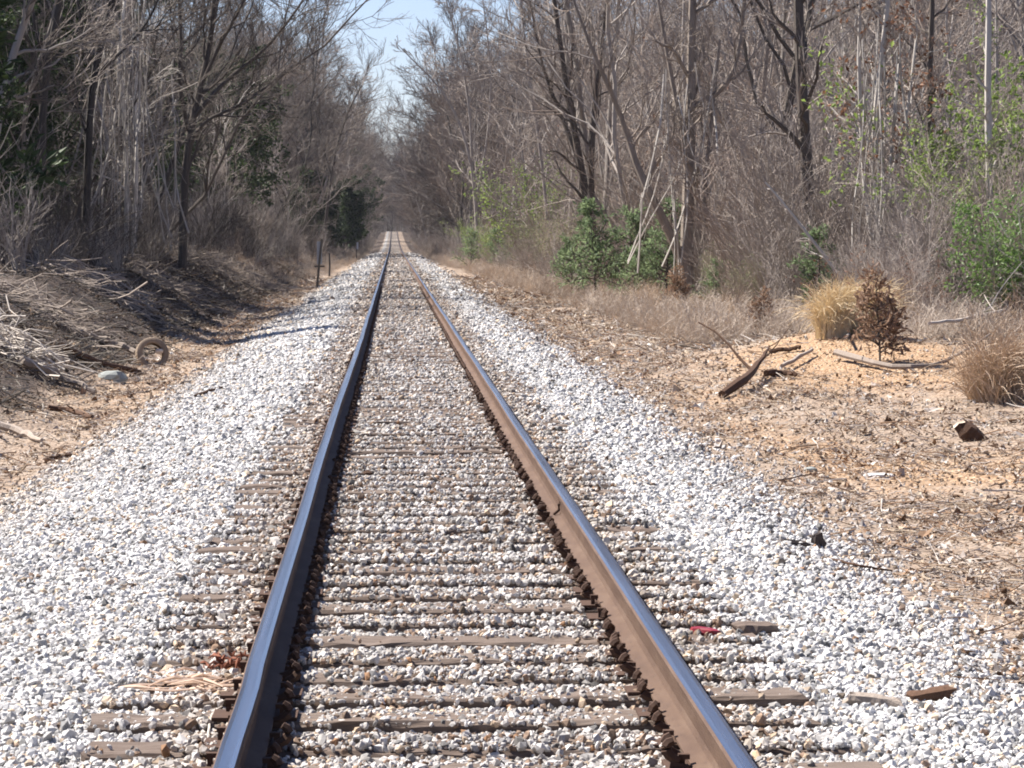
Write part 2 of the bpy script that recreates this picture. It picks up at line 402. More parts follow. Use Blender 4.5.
# not on the rail
keep &= np.abs(np.abs(x)-.755) > .085
k = np.clip(np.round((d-8.9)/.502).astype(int), 0, NT_ALL-1)
ont = (np.abs(d-tie_d[k]) < .125) & (np.abs(x) < 1.32)
bx = np.where(x < -.9, np.where(open_l[k], .25, 1.3), np.where(x > .9, np.where(open_r[k], .3, 1.3), bury[k]))
bx = bx-.10*sst(d, 13, 22)
bx = np.where(np.abs(np.abs(x)-.8) < .2, np.maximum(bx, .7), bx)+fbm(x*2.5, d*6, 2)*1.1
keep &= ~ont | (rng.random(len(x)) < bx*.72)
s = np.where(np.abs(x) < .75, s*.88, s)
x, d, s, ont, wx = x[keep], d[keep], s[keep], ont[keep], wx[keep]
zz = terr(wx, d); zz = np.where(ont, np.maximum(zz, -.183+prof(d)), zz)+s*np.where(np.abs(x) < 1.35, rng.uniform(-.45, .25, len(x)), rng.uniform(-.2, .4, len(x)))
nst = len(x); g = rng.random(nst)
base = np.interp(g, [0, .07, .18, .5, .85, 1], [.10, .22, .36, .50, .64, .76])
base = base*np.where(np.abs(x) < .8, .86, .90)
tint = np.stack([base*1.02, base*.99, base*.96], 1)
dk = rng.random(nst) < np.where(np.abs(x) < 1.2, .13, .03); tint[dk] = np.array([.24, .17, .125])*rng.uniform(.5, 1.3, (dk.sum(), 1)); warm = rng.random(nst) < .08; tint[warm] = tint[warm]*np.array([1.05, .86, .66])
st = np.clip(np.exp(-((np.abs(x)-.9)/.25)**2)*.9+.42*(np.abs(x) < .85)+.4*sst(d, 40, 66)*(np.abs(x) < 1.4), 0, 1)*rng.uniform(.3, 1, nst)
tint = tint*(1-st[:, None]*(1-np.array([.74, .63, .53])))
fade = sst(np.abs(x), 2.4, 3.4)*rng.random(nst); tint = tint*(1-fade[:, None]*(1-np.array([.86, .70, .54])))
tint = np.concatenate([tint, np.ones((nst, 1))], 1)
rocks = [obj('stone', rock_mesh(k_, M['stone'], 1, .15), link=False) for k_ in range(7)]
scatter('ballast_gravel', np.stack([wx, d, zz], 1), rng.uniform(0, 6.28, (nst, 3)), s[:, None]*rng.uniform(.75, 1.3, (nst, 3)), rng.integers(0, 7, nst), tint, rocks,
        'crushed pale limestone ballast spread under and beside the track', 'gravel')
print('stones', nst)
# small stones and crumbs on the dirt
n_ = 46000
d = 10*np.exp(rng.uniform(0, math.log(7.5), n_)); side = rng.random(n_) < .75
x = np.where(side, rng.uniform(2.5, 9.5, n_), rng.uniform(-6.2, -2.7, n_)); wx = x+XC
kp = (wx > -.1404*d-2.) & (wx < .2254*d+2.6); x, d, wx = x[kp], d[kp], wx[kp]; n_ = len(x)
s = rng.lognormal(0, .4, n_)*.0085*(.6+d/40)
c = np.array([[.15, .10, .065], [.30, .21, .135], [.40, .33, .255], [.17, .13, .10], [.42, .40, .38]])[rng.choice(5, n_, p=[.25, .3, .2, .15, .1])]*rng.uniform(.7, 1.2, (n_, 1))
rocks2 = [obj('stone', rock_mesh(40+k_, M['stone'], 1, .2), link=False) for k_ in range(4)]
scatter('dirt_gravel', np.stack([wx, d, terr(wx, d)+s*.2], 1), rng.uniform(0, 6.28, (n_, 3)), s[:, None]*rng.uniform(.7, 1.3, (n_, 3)), rng.integers(0, 4, n_), np.concatenate([c, np.ones((n_, 1))], 1), rocks2,
        'loose tan and brown pebbles over the dirt verges', 'gravel')
# leaf litter, dead stems and chips on verges and banks
def leaf_proto(seed):
    r = np.random.default_rng(seed); mb = MB()
    a_ = np.linspace(0, 2*np.pi, 9)[:-1]; rad = r.uniform(.6, 1, 8)*np.where(np.arange(8) % 4 == 0, 1.3, .8)
    v = np.stack([np.cos(a_)*rad, np.sin(a_)*rad*.55, r.normal(0, .18, 8)+.25*np.cos(a_)**2], 1)
    mb.add(np.concatenate([v, [[0, 0, 0]]]), [[[q, (q+1) % 8, 8] for q in range(8)]])
    return obj('leaf', mb.mesh('leaf', M['litter']), link=False)
def stem_proto(seed):
    r = np.random.default_rng(seed); mb = MB()
    p = np.cumsum(np.concatenate([[[0, 0, 0]], r.normal(0, .10, (4, 3))+np.array([.5, 0, 0])]), 0); p[:, 2] *= .3
    mb.tubes(p-np.array([1, 0, 0]), np.array([.035, .03, .028, .02, .012]), 4)
    return obj('stem', mb.mesh('stem', M['litter']), link=False)
lp = [leaf_proto(k_) for k_ in range(5)]+[stem_proto(k_) for k_ in range(5)]
n_ = 175000
d = 10*np.exp(rng.uniform(0, math.log(14), n_)); sd = rng.random(n_) < .58
x = np.where(sd, 1.7+rng.gamma(2.2, 1.8, n_), -(3.1+rng.gamma(2., 1.3, n_))); wx = x+XC
kp = (wx > -.1404*d-2.) & (wx < .2254*d+2.6) & (np.abs(x) < 22) & (vn(wx*1.3, d*.8) > rng.random(n_)*.85) & (np.exp(-((wx-6.3)/1.9)**2-((d-39)/5.)**2) < rng.random(n_)*1.1) & ((x < 0) | (rng.random(n_) < .5*(vn(wx*2+9, d*1.1) > .62)+sst(x, 2.3, 3.3)))
wx, d, x = wx[kp], d[kp], x[kp]; n_ = len(wx); sc_ = rng.lognormal(0, .35, n_)*(.024+.0005*d)
ii = rng.choice(10, n_, p=[.09]*5+[.11]*5)
sc_ = np.where(ii > 4, sc_*2.2, sc_)
c = np.array([[.27, .17, .105], [.18, .11, .068], [.40, .315, .23], [.36, .31, .275], [.10, .062, .042], [.48, .43, .38]])[rng.choice(6, n_, p=[.24, .09, .26, .22, .03, .16])]*rng.uniform(.75, 1.2, (n_, 1))
c[x < -4.4] *= .38  # deep shade of the left bank put into the litter colour
rt = np.stack([rng.normal(0, .35, n_), rng.normal(0, .3, n_), rng.uniform(0, 6.28, n_)], 1)
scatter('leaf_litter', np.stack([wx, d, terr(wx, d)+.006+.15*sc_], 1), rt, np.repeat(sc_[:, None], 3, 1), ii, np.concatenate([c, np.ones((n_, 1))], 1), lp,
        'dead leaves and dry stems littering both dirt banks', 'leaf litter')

# dead twigs and slash strewn over the banks
n_ = 5200; d = 30*np.exp(rng.uniform(0, math.log(5), n_)); sd = rng.random(n_) < .55
x = np.where(sd, -(4.0+rng.gamma(2.2, 1.1, n_)), 4.0+rng.gamma(2.2, 1.5, n_)); wx = x+XC
kp = (wx > -.1404*d-2.) & (wx < .2254*d+2.6) & ((x < 0) | (d > 44)) & ((x > 0) | (d > 36) | (rng.random(n_) < .5)); d, x, wx = d[kp], x[kp], wx[kp]; n_ = len(d)
c = np.array([[.30, .26, .22], [.16, .125, .10], [.07, .055, .045], [.44, .39, .33]])[rng.choice(4, n_, p=[.3, .3, .25, .15])]*rng.uniform(.8, 1.2, (n_, 1))
c[x < -4.3] *= .4  # twig colour lowered to carry the shade on the left bank
ln = rng.lognormal(0, .45, n_)*.22
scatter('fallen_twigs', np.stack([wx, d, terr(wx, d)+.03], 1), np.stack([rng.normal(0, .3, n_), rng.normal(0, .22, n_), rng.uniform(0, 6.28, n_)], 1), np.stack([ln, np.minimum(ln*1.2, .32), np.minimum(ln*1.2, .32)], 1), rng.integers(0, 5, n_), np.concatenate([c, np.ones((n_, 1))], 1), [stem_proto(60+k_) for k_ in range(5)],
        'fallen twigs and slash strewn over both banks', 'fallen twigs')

# ------------------------------------------------------------------ track
def tie_mesh(seed, L):
    r = np.random.default_rng(seed); n = 27; xs = np.linspace(-L, L, n)
    pr = np.array([[-.115, -.17], [-.115, -.012], [-.10, 0], [.10, 0], [.115, -.012], [.115, -.17]])
    V = np.zeros((n, 6, 3)); V[:, :, 0] = xs[:, None]; V[:, :, 1:] = pr[None]
    V[:, 1:5, 1] += r.normal(0, .004, (n, 4)); V[:, 1:5, 2] += r.normal(0, .003, (n, 4))+(-.012*(r.random((n, 4)) < .12))
    V[0, :, 0] += r.normal(0, .02, 6); V[-1, :, 0] += r.normal(0, .02, 6)
    b_ = (np.arange(n-1)*6)[:, None]; j = np.arange(6)[None]; j2 = (j+1) % 6
    q = np.stack([b_+j, b_+j2, b_+6+j2, b_+6+j], -1).reshape(-1, 4)
    return mesh('tie', V.reshape(-1, 3), [q, np.array([[0, 1, 2, 3, 4, 5]])[:, ::-1], np.array([[0, 1, 2, 3, 4, 5]])+(n-1)*6], M['tie'])
tms = [tie_mesh(90+k_, 1.29) for k_ in range(8)]
mb = MB(); mb.box((0, 0, .0065), (.15, .09, .0065)); mb.box((-.085, 0, .016), (.006, .095, .006)); mb.box((.085, 0, .016), (.006, .095, .006)); plate_me = mb.mesh('tie_plate', M['iron'])
mb = MB(); mb.box((0, 0, .02), (.009, .009, .02)); mb.box((.006, 0, .036), (.018, .014, .008)); spike_me = mb.mesh('spike', M['iron'])
NTI = 300
for k_ in range(NTI):
    dd = tie_d[k_]
    t = obj('railway_tie', tms[k_ % 8]); t.location = (XC+rng.normal(0, .025), dd, -.184+float(prof(dd))+rng.normal(0, .004)); t.rotation_euler = (rng.normal(0, .01), rng.normal(0, .002), rng.normal(0, .012))
    if k_ == 2: lab, g = 'nearest grey tie with its left end fully exposed outside the rail', None
    elif bury[k_] < .45 or k_ < 12: lab, g = 'weathered grey wooden tie with its top partly bare of ballast', 'ties partly bare of ballast'
    else: lab, g = 'weathered wooden tie nearly buried in pale ballast under both rails', 'ties nearly buried in ballast'
    tag(t, lab, 'railway tie', g)
    if k_ < 64:
        for sx in (-1, 1):
            p = obj('tie_plate', plate_me, t); p.location = (sx*.755-(t.location.x-XC), 0, .002)
            for q in (-1, 1):
                s_ = obj('spike', spike_me, p); s_.location = (q*.098, .05*q*sx, .012); s_.rotation_euler = (0, 0, 0 if q < 0 else math.pi)
mb = MB()
for k_ in range(NTI, NT_ALL): mb.box((XC, tie_d[k_], -.302+float(prof(tie_d[k_]))), (1.29, .115, .086))
tag(obj('distant_railway_ties', mb.mesh('ties', M['tie'])), 'row of small distant ties under the far track', 'railway tie', kind='stuff')

RP = np.array([[-.070, -.168], [-.070, -.158], [-.016, -.140], [-.0085, -.118], [-.0085, -.062], [-.013, -.046], [-.0345, -.034], [-.0365, -.012], [-.030, -.003], [-.016, 0],
               [.016, 0], [.030, -.003], [.0365, -.012], [.0345, -.034], [.013, -.046], [.0085, -.062], [.0085, -.118], [.016, -.140], [.070, -.158], [.070, -.168]])
rd = np.concatenate([np.arange(3, 60, .5), np.geomspace(60, 840, 160)])
def wobble(d, sd):
    w = .0015*np.sin(d*.9+sd)+.003*np.sin(d*.31+2*sd)
    if sd < 1: w = w-.026*np.exp(-((d-23)/8)**2)+.008*np.exp(-((d-9.3)/.35)**2)
    return w*np.clip(1.2-d/300, .2, 1)
def rail(side, sd):
    n = len(rd); k = len(RP); V = np.zeros((n, k, 3))
    V[:, :, 0] = XC+side*.755+wobble(rd, sd)[:, None]+RP[None, :, 0]; V[:, :, 1] = rd[:, None]
    V[:, :, 2] = prof(rd)[:, None]+RP[None, :, 1]+.0015*np.sin(rd*.7+sd)[:, None]
    b_ = (np.arange(n-1)*k)[:, None]; j = np.arange(k)[None]; j2 = (j+1) % k
    q = np.stack([b_+j, b_+k+j, b_+k+j2, b_+j2], -1).reshape(-1, 4)
    mi = np.tile(np.isin(np.arange(k), [8, 9, 10]).astype(int), n-1)
    return mesh('rail', V.reshape(-1, 3), [q], [M['rust'], M['steel']], mi)
def anchor_mesh(s):
    mb = MB(); r = []
    a_ = np.linspace(0, 2.4, 7); p = np.stack([s*(.064+.055*np.sin(a_)), np.zeros(7), -.166+.034*(1-np.cos(a_))], 1)
    mb.tubes(p, np.array([.013, .017, .019, .019, .018, .016, .013]), 6, cap=True); mb.box((s*.03, 0, -.182), (.06, .013, .011))
    return mb.mesh('rail_anchor', M['iron'])
for side, sd, lab in ((-1, .4, 'left steel rail, blue polished head and black shadow beside it'), (1, 1.9, 'right steel rail with sunlit brown rusty web and polished head')):
    ro = obj('rail', rail(side, sd)); tag(ro, lab, 'rail', 'rails of the track')
    s_in = -side; am = anchor_mesh(s_in); rest = MB(); cnt = 0
    for k_ in range(170):
        for e in ((-.15, .15) if side < 0 else (-.15, -.06, .15)):
            if rng.random() < .2: continue
            dd = tie_d[k_]+e+rng.normal(0, .012)
            loc = np.array([XC+side*.755+float(wobble(dd, sd)), dd, float(prof(dd))+rng.normal(0, .004)])
            if cnt < 100:
                a_ = obj('rail_anchor', am, ro); a_.location = loc; a_.rotation_euler = (0, rng.normal(0, .12), rng.normal(0, .06))
            else:
                aa = np.linspace(0, 2.4, 5); p = np.stack([s_in*(.064+.055*np.sin(aa)), np.zeros(5), -.166+.034*(1-np.cos(aa))], 1)+loc
                rest.tubes(p, np.full(5, .0145), 4)
            cnt += 1
    tag(obj('distant_rail_anchors', rest.mesh('anchors', M['iron']), ro), kind='stuff')
    if side > 0:
        mb = MB(); dd = 16.9
        p = np.array([[-.012, 0, -.05], [-.022, -.06, -.06], [-.024, -.12, -.08], [-.022, -.12, -.11], [-.05, -.08, -.14]])+np.array([XC+.755, dd, 0])
        mb.tubes(p, np.full(5, .009), 6, cap=True); obj('bond_wire', mb.mesh('wire', M['iron']), ro)

# ------------------------------------------------------------------ trees
def trunk_line(r, H, lean=.05, wand=.05, n=11):
    P = np.zeros((1, n, 3)); d = unit(np.array([r.normal(0, lean), r.normal(0, lean), 1.])); st = H/(n-1)
    for j in range(1, n):
        P[0, j] = P[0, j-1]+d*st; d = unit(d+r.normal(0, wand, 3)+np.array([0, 0, .05]))
    return P
def bare_tree(seed, H, r0, tl=.25, nl=13, spread=(.45, .95), ll=(.26, .46), k=(6, 4, 3), lean=.05, stems=1, bm='bark_grey', tm='twig_grey', leaves=None, wand=.09, rm=1.):
    r = np.random.default_rng(seed)
    Ps = [trunk_line(r, H*(1 if q == 0 else r.uniform(.7, .95)), lean*(1 if q == 0 else 3), wand) for q in range(stems)]
    P = np.concatenate(Ps); Rr = np.stack([r0*(1 if q == 0 else r.uniform(.6, .85))*np.linspace(1, .22, 11)**.9 for q in range(stems)])
    Rr[:, 0] *= 1.25
    P[:, 0, 2] -= .3
    return skeleton(r, P, Rr*.7, tl, nl, spread, ll, k, bm, tm, leaves, H, rm=rm)
def skeleton(r, P, Rr, tl, nl, spread, ll, k, bm, tm, leaves, H, ref=None, rm=1.):
    tb = MB(); tb.tubes(P, Rr, 8)
    L1 = grow(r, P, Rr, nl, (tl, .99), spread, ll, 8, .07, .22, .55, .35, .012*rm, ref=ref)
    tb.tubes(L1[0], L1[1], 5)
    cb = MB()
    L2 = grow(r, *L1, k[0], (.15, 1), (.3, .85), (.35, .75), 7, .07, .13, .62, .4, .0095*rm)
    cb.tubes(*L2, 4)
    L3 = grow(r, *L2, k[1], (.1, 1), (.25, .75), (.4, .8), 5, .05, .13, .65, .5, .0065*rm)
    cb.tubes(*L3, 3)
    L4 = L3
    if k[2]:
        L4 = grow(r, *L3, k[2], (.1, 1), (.25, .8), (.4, .85), 3, .03, .15, .7, .6, .0045*rm)
        cb.tubes(*L4, 3)
    out = {'trunk': tb.mesh('trunk', M[bm]), 'crown': cb.mesh('crown', M[tm])}
    if leaves:
        fb = MB(); nm, per, size, frac = leaves
        sel = r.random(len(L4[0])) < frac
        if sel.any():
            foliage(fb, r, L4[0][sel], per, size, .6, .05, .4, along=.2); out['leaves'] = fb.mesh('leaves', M[nm])
    return out
def conifer(seed, H, rad, mt, bm='bark_dark', size=.22, nb=70, k=9, per=9, low=.06, shape=.8, dead=False):
    r = np.random.default_rng(seed); P = trunk_line(r, H, .03, .02); Rr = (H*.014*np.linspace(1, .15, 11))[None]; P[:, 0, 2] -= .2
    tb = MB(); tb.tubes(P, Rr, 7)
    t = np.sort(r.uniform(low, .98, nb)); f = t*10; i0 = np.minimum(f.astype(int), 9); w = (f-i0)[:, None]
    p = P[0, i0]*(1-w)+P[0, i0+1]*w; az = r.uniform(0, 6.28, nb); el = r.uniform(.15, .6, nb)
    d = np.stack([np.cos(az)*np.cos(el), np.sin(az)*np.cos(el), np.sin(el)], 1)
    lump = .75+.5*vn(az*1.1+seed, t*5)
    ln = rad*((1-t)**shape*.95+.08)*lump*r.uniform(.6, 1.1, nb)
    Q = np.zeros((nb, 5, 3)); Q[:, 0] = p
    for j in range(1, 5):
        Q[:, j] = Q[:, j-1]+d*(ln/4)[:, None]; d = unit(d+r.normal(0, .15, d.shape)+np.array([0, 0, .06]))
    Rq = np.repeat((.012+.006*ln)[:, None], 5, 1)*np.linspace(1, .3, 5)
    tb.tubes(Q, Rq, 4)
    L2 = grow(r, Q, Rq, k, (.15, 1), (.4, 1.1), (.25, .5), 4, .05, .2, .5, .4, .003)
    cb = MB(); foliage(cb, r, L2[0], per, size, .35, .05, 0., along=.8); foliage(cb, r, Q[:, 2:], per, size, .35, .06, 0., along=.8)
    return {'trunk': tb.mesh('trunk', M[bm]), 'crown': cb.mesh('crown', M[mt])}
def bush(seed, H, rad, ns=9, k=(8, 6, 3), bm='twig_grey', leaves=None, r0=.014, tl=.12, nm='stems'):
    r = np.random.default_rng(seed); n = 7
    P = np.zeros((ns, n, 3)); az = r.uniform(0, 6.28, ns); sp = r.uniform(.1, 1, ns)*rad/H
    P[:, 0, :2] = r.normal(0, .12, (ns, 2)); P[:, 0, 2] = -.1
    d = unit(np.stack([np.cos(az)*sp, np.sin(az)*sp, np.ones(ns)], 1)); st = (H*r.uniform(.6, 1.05, ns)/(n-1))[:, None]
    for j in range(1, n):
        P[:, j] = P[:, j-1]+d*st; d = unit(d+r.normal(0, .10, d.shape)-np.array([0, 0, .05*j*r.random()]))
    Rr = r0*np.linspace(1, .3, n)[None]*r.uniform(.6, 1.2, (ns, 1))
    sb = MB(); sb.tubes(P, Rr, 5)
    L1 = grow(r, P, Rr, k[0], (tl, 1), (.25, .8), (.3, .65), 6, .03, .12, .6, .4, .005); sb.tubes(*L1, 4)
    L2 = grow(r, *L1, k[1], (.1, 1), (.25, .8), (.35, .8), 4, .0, .14, .6, .4, .004); sb.tubes(*L2, 3)
    last = L2
    if k[2]:
        L3 = grow(r, *L2, k[2], (.1, 1), (.4, 1.1), (.35, .8), 3, .02, .3, .6, .5, .0024); sb.tubes(*L3, 3); last = L3
    out = {nm: sb.mesh('stems', M[bm])}
    if leaves:
        fb = MB(); foliage(fb, r, last[0], leaves[1], leaves[2], leaves[3] if len(leaves) > 3 else .55, .05, .1, along=.4)
        out['foliage'] = fb.mesh('foliage', M[leaves[0]])
    return out
def grass_clump(seed, H, rad, n, mt, lean=.5):
    r = np.random.default_rng(seed); k = 6
    k = 8; az = r.uniform(0, 6.28, n); q = r.random(n)**.5; P = np.zeros((n, k, 3))
    P[:, 0, 0] = np.cos(az)*q*rad*.7; P[:, 0, 1] = np.sin(az)*q*rad*.7; P[:, 0, 2] = -.05
    a2 = r.uniform(0, 6.28, n); a2 = np.where(r.random(n) < .35, r.normal(.3, .6, n), a2); sp = np.abs(r.normal(0, lean, n))
    d = unit(np.stack([np.cos(a2)*sp, np.sin(a2)*sp, np.ones(n)], 1)); st = (H*r.beta(2.2, 1.4, n)*1.25/(k-1))[:, None]
    dr_ = r.gamma(2., .22, n)[:, None]
    for j in range(1, k):
        P[:, j] = P[:, j-1]+d*st
        d = unit(d+np.stack([np.cos(a2), np.sin(a2), -np.ones(n)*.9], 1)*dr_*(j/k)**1.6*1.6+r.normal(0, .09, d.shape))
    Rr = np.repeat((.0065*r.uniform(.6, 1.4, n))[:, None], k, 1)*np.linspace(1, .3, k)
    mb = MB(); mb.tubes(P, Rr, 3, r.random(n))
    return mb.mesh('grass', M[mt])
def plant(name, parts, loc, label, cat, group=None, rz=0., sc=1.):
    e = empty(name, loc, label, cat, group, rz, sc)
    for nm, me in parts.items(): obj(nm, me, e)
    return e
def ground(x, d, dz=0.): return (float(x), float(d), float(terr(x, d))+dz)

PROTO = {
    'tall0': bare_tree(1, 19, .17, .2, 15), 'tall1': bare_tree(2, 21, .20, .16, 17, bm='bark_dark'), 'tall2': bare_tree(3, 17, .13, .15, 15, lean=.12, wand=.12),
    'tall3': bare_tree(4, 20, .16, .18, 16, tm='twig_brown', wand=.11), 'tall4': bare_tree(15, 18, .15, .18, 13, stems=2, k=(6, 4, 2), lean=.09),
    'slim0': bare_tree(5, 14, .085, .1, 18, ll=(.18, .34), lean=.14, wand=.13), 'slim1': bare_tree(6, 12, .07, .08, 18, ll=(.2, .36), lean=.18, tm='twig_brown', wand=.14),
    'slim2': bare_tree(7, 10, .06, .08, 15, ll=(.2, .4), stems=3, k=(6, 4, 2), lean=.09, bm='bark_pale', wand=.13),
    'slim3': bare_tree(16, 11, .075, .06, 18, ll=(.2, .45), stems=2, k=(6, 4, 2), lean=.25, wand=.16),
    'rust0': bare_tree(8, 11, .07, .12, 14, ll=(.22, .4), lean=.12, tm='twig_brown', leaves=('rust_leaf', 1, .11, .07), wand=.12),
    'rust1': bare_tree(9, 15, .11, .18, 14, tm='twig_brown', leaves=('rust_leaf', 1, .11, .03)),
    'bud0': bare_tree(10, 13, .09, .15, 14, lean=.12, leaves=('spring_green', 1, .07, .35), wand=.12),
}
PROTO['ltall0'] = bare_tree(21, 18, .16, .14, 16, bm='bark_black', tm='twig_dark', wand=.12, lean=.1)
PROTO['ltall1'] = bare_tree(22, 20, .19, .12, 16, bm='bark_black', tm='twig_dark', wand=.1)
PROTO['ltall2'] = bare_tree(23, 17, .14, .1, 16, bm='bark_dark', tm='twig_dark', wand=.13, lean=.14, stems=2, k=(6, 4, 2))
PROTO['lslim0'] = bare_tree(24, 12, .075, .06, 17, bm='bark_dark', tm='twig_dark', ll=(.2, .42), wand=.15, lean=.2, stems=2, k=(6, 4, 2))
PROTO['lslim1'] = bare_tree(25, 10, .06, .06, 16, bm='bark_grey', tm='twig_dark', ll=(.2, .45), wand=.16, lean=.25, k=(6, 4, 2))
FAR = {'a': bare_tree(301, 20, .2, .12, 16, k=(7, 6, 3), rm=2.2, tm='twig_dark'), 'b': bare_tree(302, 18, .18, .1, 16, k=(7, 6, 3), rm=2.2, tm='twig_brown', lean=.1), 'c': bare_tree(303, 21, .2, .15, 16, k=(7, 6, 3), rm=2.2, bm='bark_dark', tm='twig_dark'),
       'd': bare_tree(304, 13, .12, .06, 16, k=(7, 6, 3), rm=2.0, tm='twig_dark', lean=.14, ll=(.25, .45)), 'e': bare_tree(305, 19, .16, .1, 17, k=(6, 4, 2), rm=2.2, tm='twig_brown', stems=2)}
KIND = {'tall': 'tall bare grey tree', 'slim': 'slender bare young tree', 'rust': 'rusty-leaved bare tree', 'bud': 'budding green young tree'}
def place_wood(spots, side):
    for (x, d, key, sc) in spots:
        kd = key.rstrip('0123456789').replace('ltall', 'tall').replace('lslim', 'slim')
        zone = 'at the front edge of' if abs(x-XC) < 10 else 'deep inside'
        lab = f'{KIND[kd]} {zone} the wood {side} of the track'
        e = plant('bare_tree', PROTO[key], ground(x, d, -.1), lab, 'tree', lab.replace('tree', 'trees', 1), rng.uniform(0, 6.28), sc)
keysR = ['tall0', 'tall1', 'tall2', 'tall3', 'tall4', 'slim0', 'slim1', 'slim2', 'slim3', 'rust0', 'rust1', 'bud0']
pR = np.array([.10, .07, .10, .10, .08, .14, .14, .09, .09, .05, .05, .02])
def wood(n, dlo, dhi, xf, x1f, sgn, mind, p, keysR=keysR):
    out = []; tries = 0
    while len(out) < n and tries < 60000:
        tries += 1
        d = math.exp(rng.uniform(math.log(dlo), math.log(dhi))) if rng.random() < .5 else rng.uniform(dlo, dhi)
        lo, hi = xf(d), x1f(d)
        if hi <= lo: continue
        x = sgn*(lo+(hi-lo)*rng.random()**1.15)
        if sgn < 0 and d > 140 and -.034 < x/d: continue
        if sgn > 0 and d < 72: continue
        if any((x-a)**2+((d-b)*.8)**2 < mind**2 for a, b, *_ in out): continue
        pp = np.where((np.char.find(keysR, 'slim') >= 0) | (np.char.find(keysR, 'rust') >= 0), p, 0 if d < 78 else p)
        if d < 78 and any(abs(x/d-q) < .006 for q in (.095, .12, .16, .175, .192)): continue
        out.append((x, d, str(rng.choice(keysR, p=pp/pp.sum())), rng.uniform(.8, 1.15)))
    return out
wR = wood(165, 58, 250, lambda d: 7.4-.003*d, lambda d: min(.224*d+3, 46), 1, 2.3, pR)
pL = np.array([.15, .13, .15, .16, .15, .13, .08, .05]); keysL = ['ltall0', 'ltall1', 'ltall2', 'lslim0', 'lslim1', 'slim2', 'slim3', 'bud0']
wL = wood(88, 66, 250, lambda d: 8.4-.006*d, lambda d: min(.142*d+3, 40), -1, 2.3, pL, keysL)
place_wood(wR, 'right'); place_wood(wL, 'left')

# far wood beyond 250 m and behind the rows, one mass
def joined(parts):
    Vs, Fs, mi, mats, k = [], {}, {}, [], 0
    for nm, me in parts.items():
        v = np.zeros(len(me.vertices)*3, np.float32); me.vertices.foreach_get('co', v)
        n = len(me.polygons); lt = np.zeros(n, np.int32); me.polygons.foreach_get('loop_total', lt)
        vi = np.zeros(len(me.loops), np.int32); me.loops.foreach_get('vertex_index', vi); ls = np.zeros(n, np.int32); me.polygons.foreach_get('loop_start', ls)
        mats.append(me.materials[0])
        for sz in np.unique(lt):
            s_ = ls[lt == sz]; f = vi[s_[:, None]+np.arange(sz)[None]]+k
            Fs.setdefault(sz, []).append(f); mi.setdefault(sz, []).append(np.full(len(f), len(mats)-1))
        Vs.append(v.reshape(-1, 3)); k += len(me.vertices)
    return mesh('tree', np.concatenate(Vs), [np.concatenate(f) for f in Fs.values()], mats, np.concatenate([np.concatenate(q) for q in mi.values()]), np.full(k, .5))
fp = [obj('tree', joined(FAR[k_]), link=False) for k_ in FAR]
pts = []
for k_ in range(1150):
    d = rng.uniform(250, 980) if rng.random() < .8 else rng.uniform(140, 300)
    sg = 1 if rng.random() < .55 else -1
    lo = (6.3 if d < 380 else 4.6) if d > 250 else (44 if sg > 0 else 36)
    hi = min(.224*d+4, 95) if sg > 0 else min(.142*d+4, 80)
    if hi <= lo: continue
    x = sg*(lo+(hi-lo)*rng.random()**2.0)
    if sg < 0 and d < 345 and x/d > -.0275: continue
    pts.append((x, d))
for k_ in range(260):                              # wood closing the view behind the crest
    pts.append((rng.uniform(-30, 36), rng.uniform(830, 1000)))
pts = np.array(pts); n_ = len(pts)
s_ = rng.uniform(.8, 1.1, n_)
scatter('distant_wood', np.stack([pts[:, 0], pts[:, 1], terr(pts[:, 0], pts[:, 1])-.1], 1), np.stack([np.zeros(n_), np.zeros(n_), rng.uniform(0, 6.28, n_)], 1), np.repeat(s_[:, None], 3, 1),
        rng.integers(0, 5, n_), np.ones((n_, 4)), fp, 'hazy bare wood lining the track far away', 'wood')
print('trees', len(wR), len(wL), n_)

# trees of the front rows, traced at their own distance
def hero(name, label, d, stems, bm='bark_grey', tm='twig_grey', nl=11, tl=.25, k=(6, 4, 3), ll=(.2, .42), leaves=None, seed=0, cat='tree', spread=(.4, 1.0), ref=None, dd=.8):
    wf = .85 if stems[0][0][0] > 550 else .66
    r = np.random.default_rng(500+seed); Ps, Rs = [], []
    x0, _, _ = at(stems[0][0][0], stems[0][0][1], d); loc = ground(x0, d)
    for q, (st) in enumerate(stems):
        off = np.cumsum(r.normal(0, dd*.35, len(st))) if q else np.cumsum(r.normal(0, dd*.15, len(st)))
        off -= off[0]
        pts = np.array([at(u, v, d+o_) for (u, v, w), o_ in zip(st, off)])-np.array(loc); rad = np.array([w for _, _, w in st])*wf*d/F
        if q == 0: pts[0, 2] = -.3
        p, rr_ = resample(pts, rad, 13); Ps.append(p); Rs.append(rr_)
    P = np.stack(Ps); Rr = np.stack(Rs)
    parts = skeleton(r, P, Rr, tl, nl, spread, ll, k, bm, tm, leaves, 0, ref=ref, rm=max(1., d/95))
    return plant(name, parts, loc, label, cat)
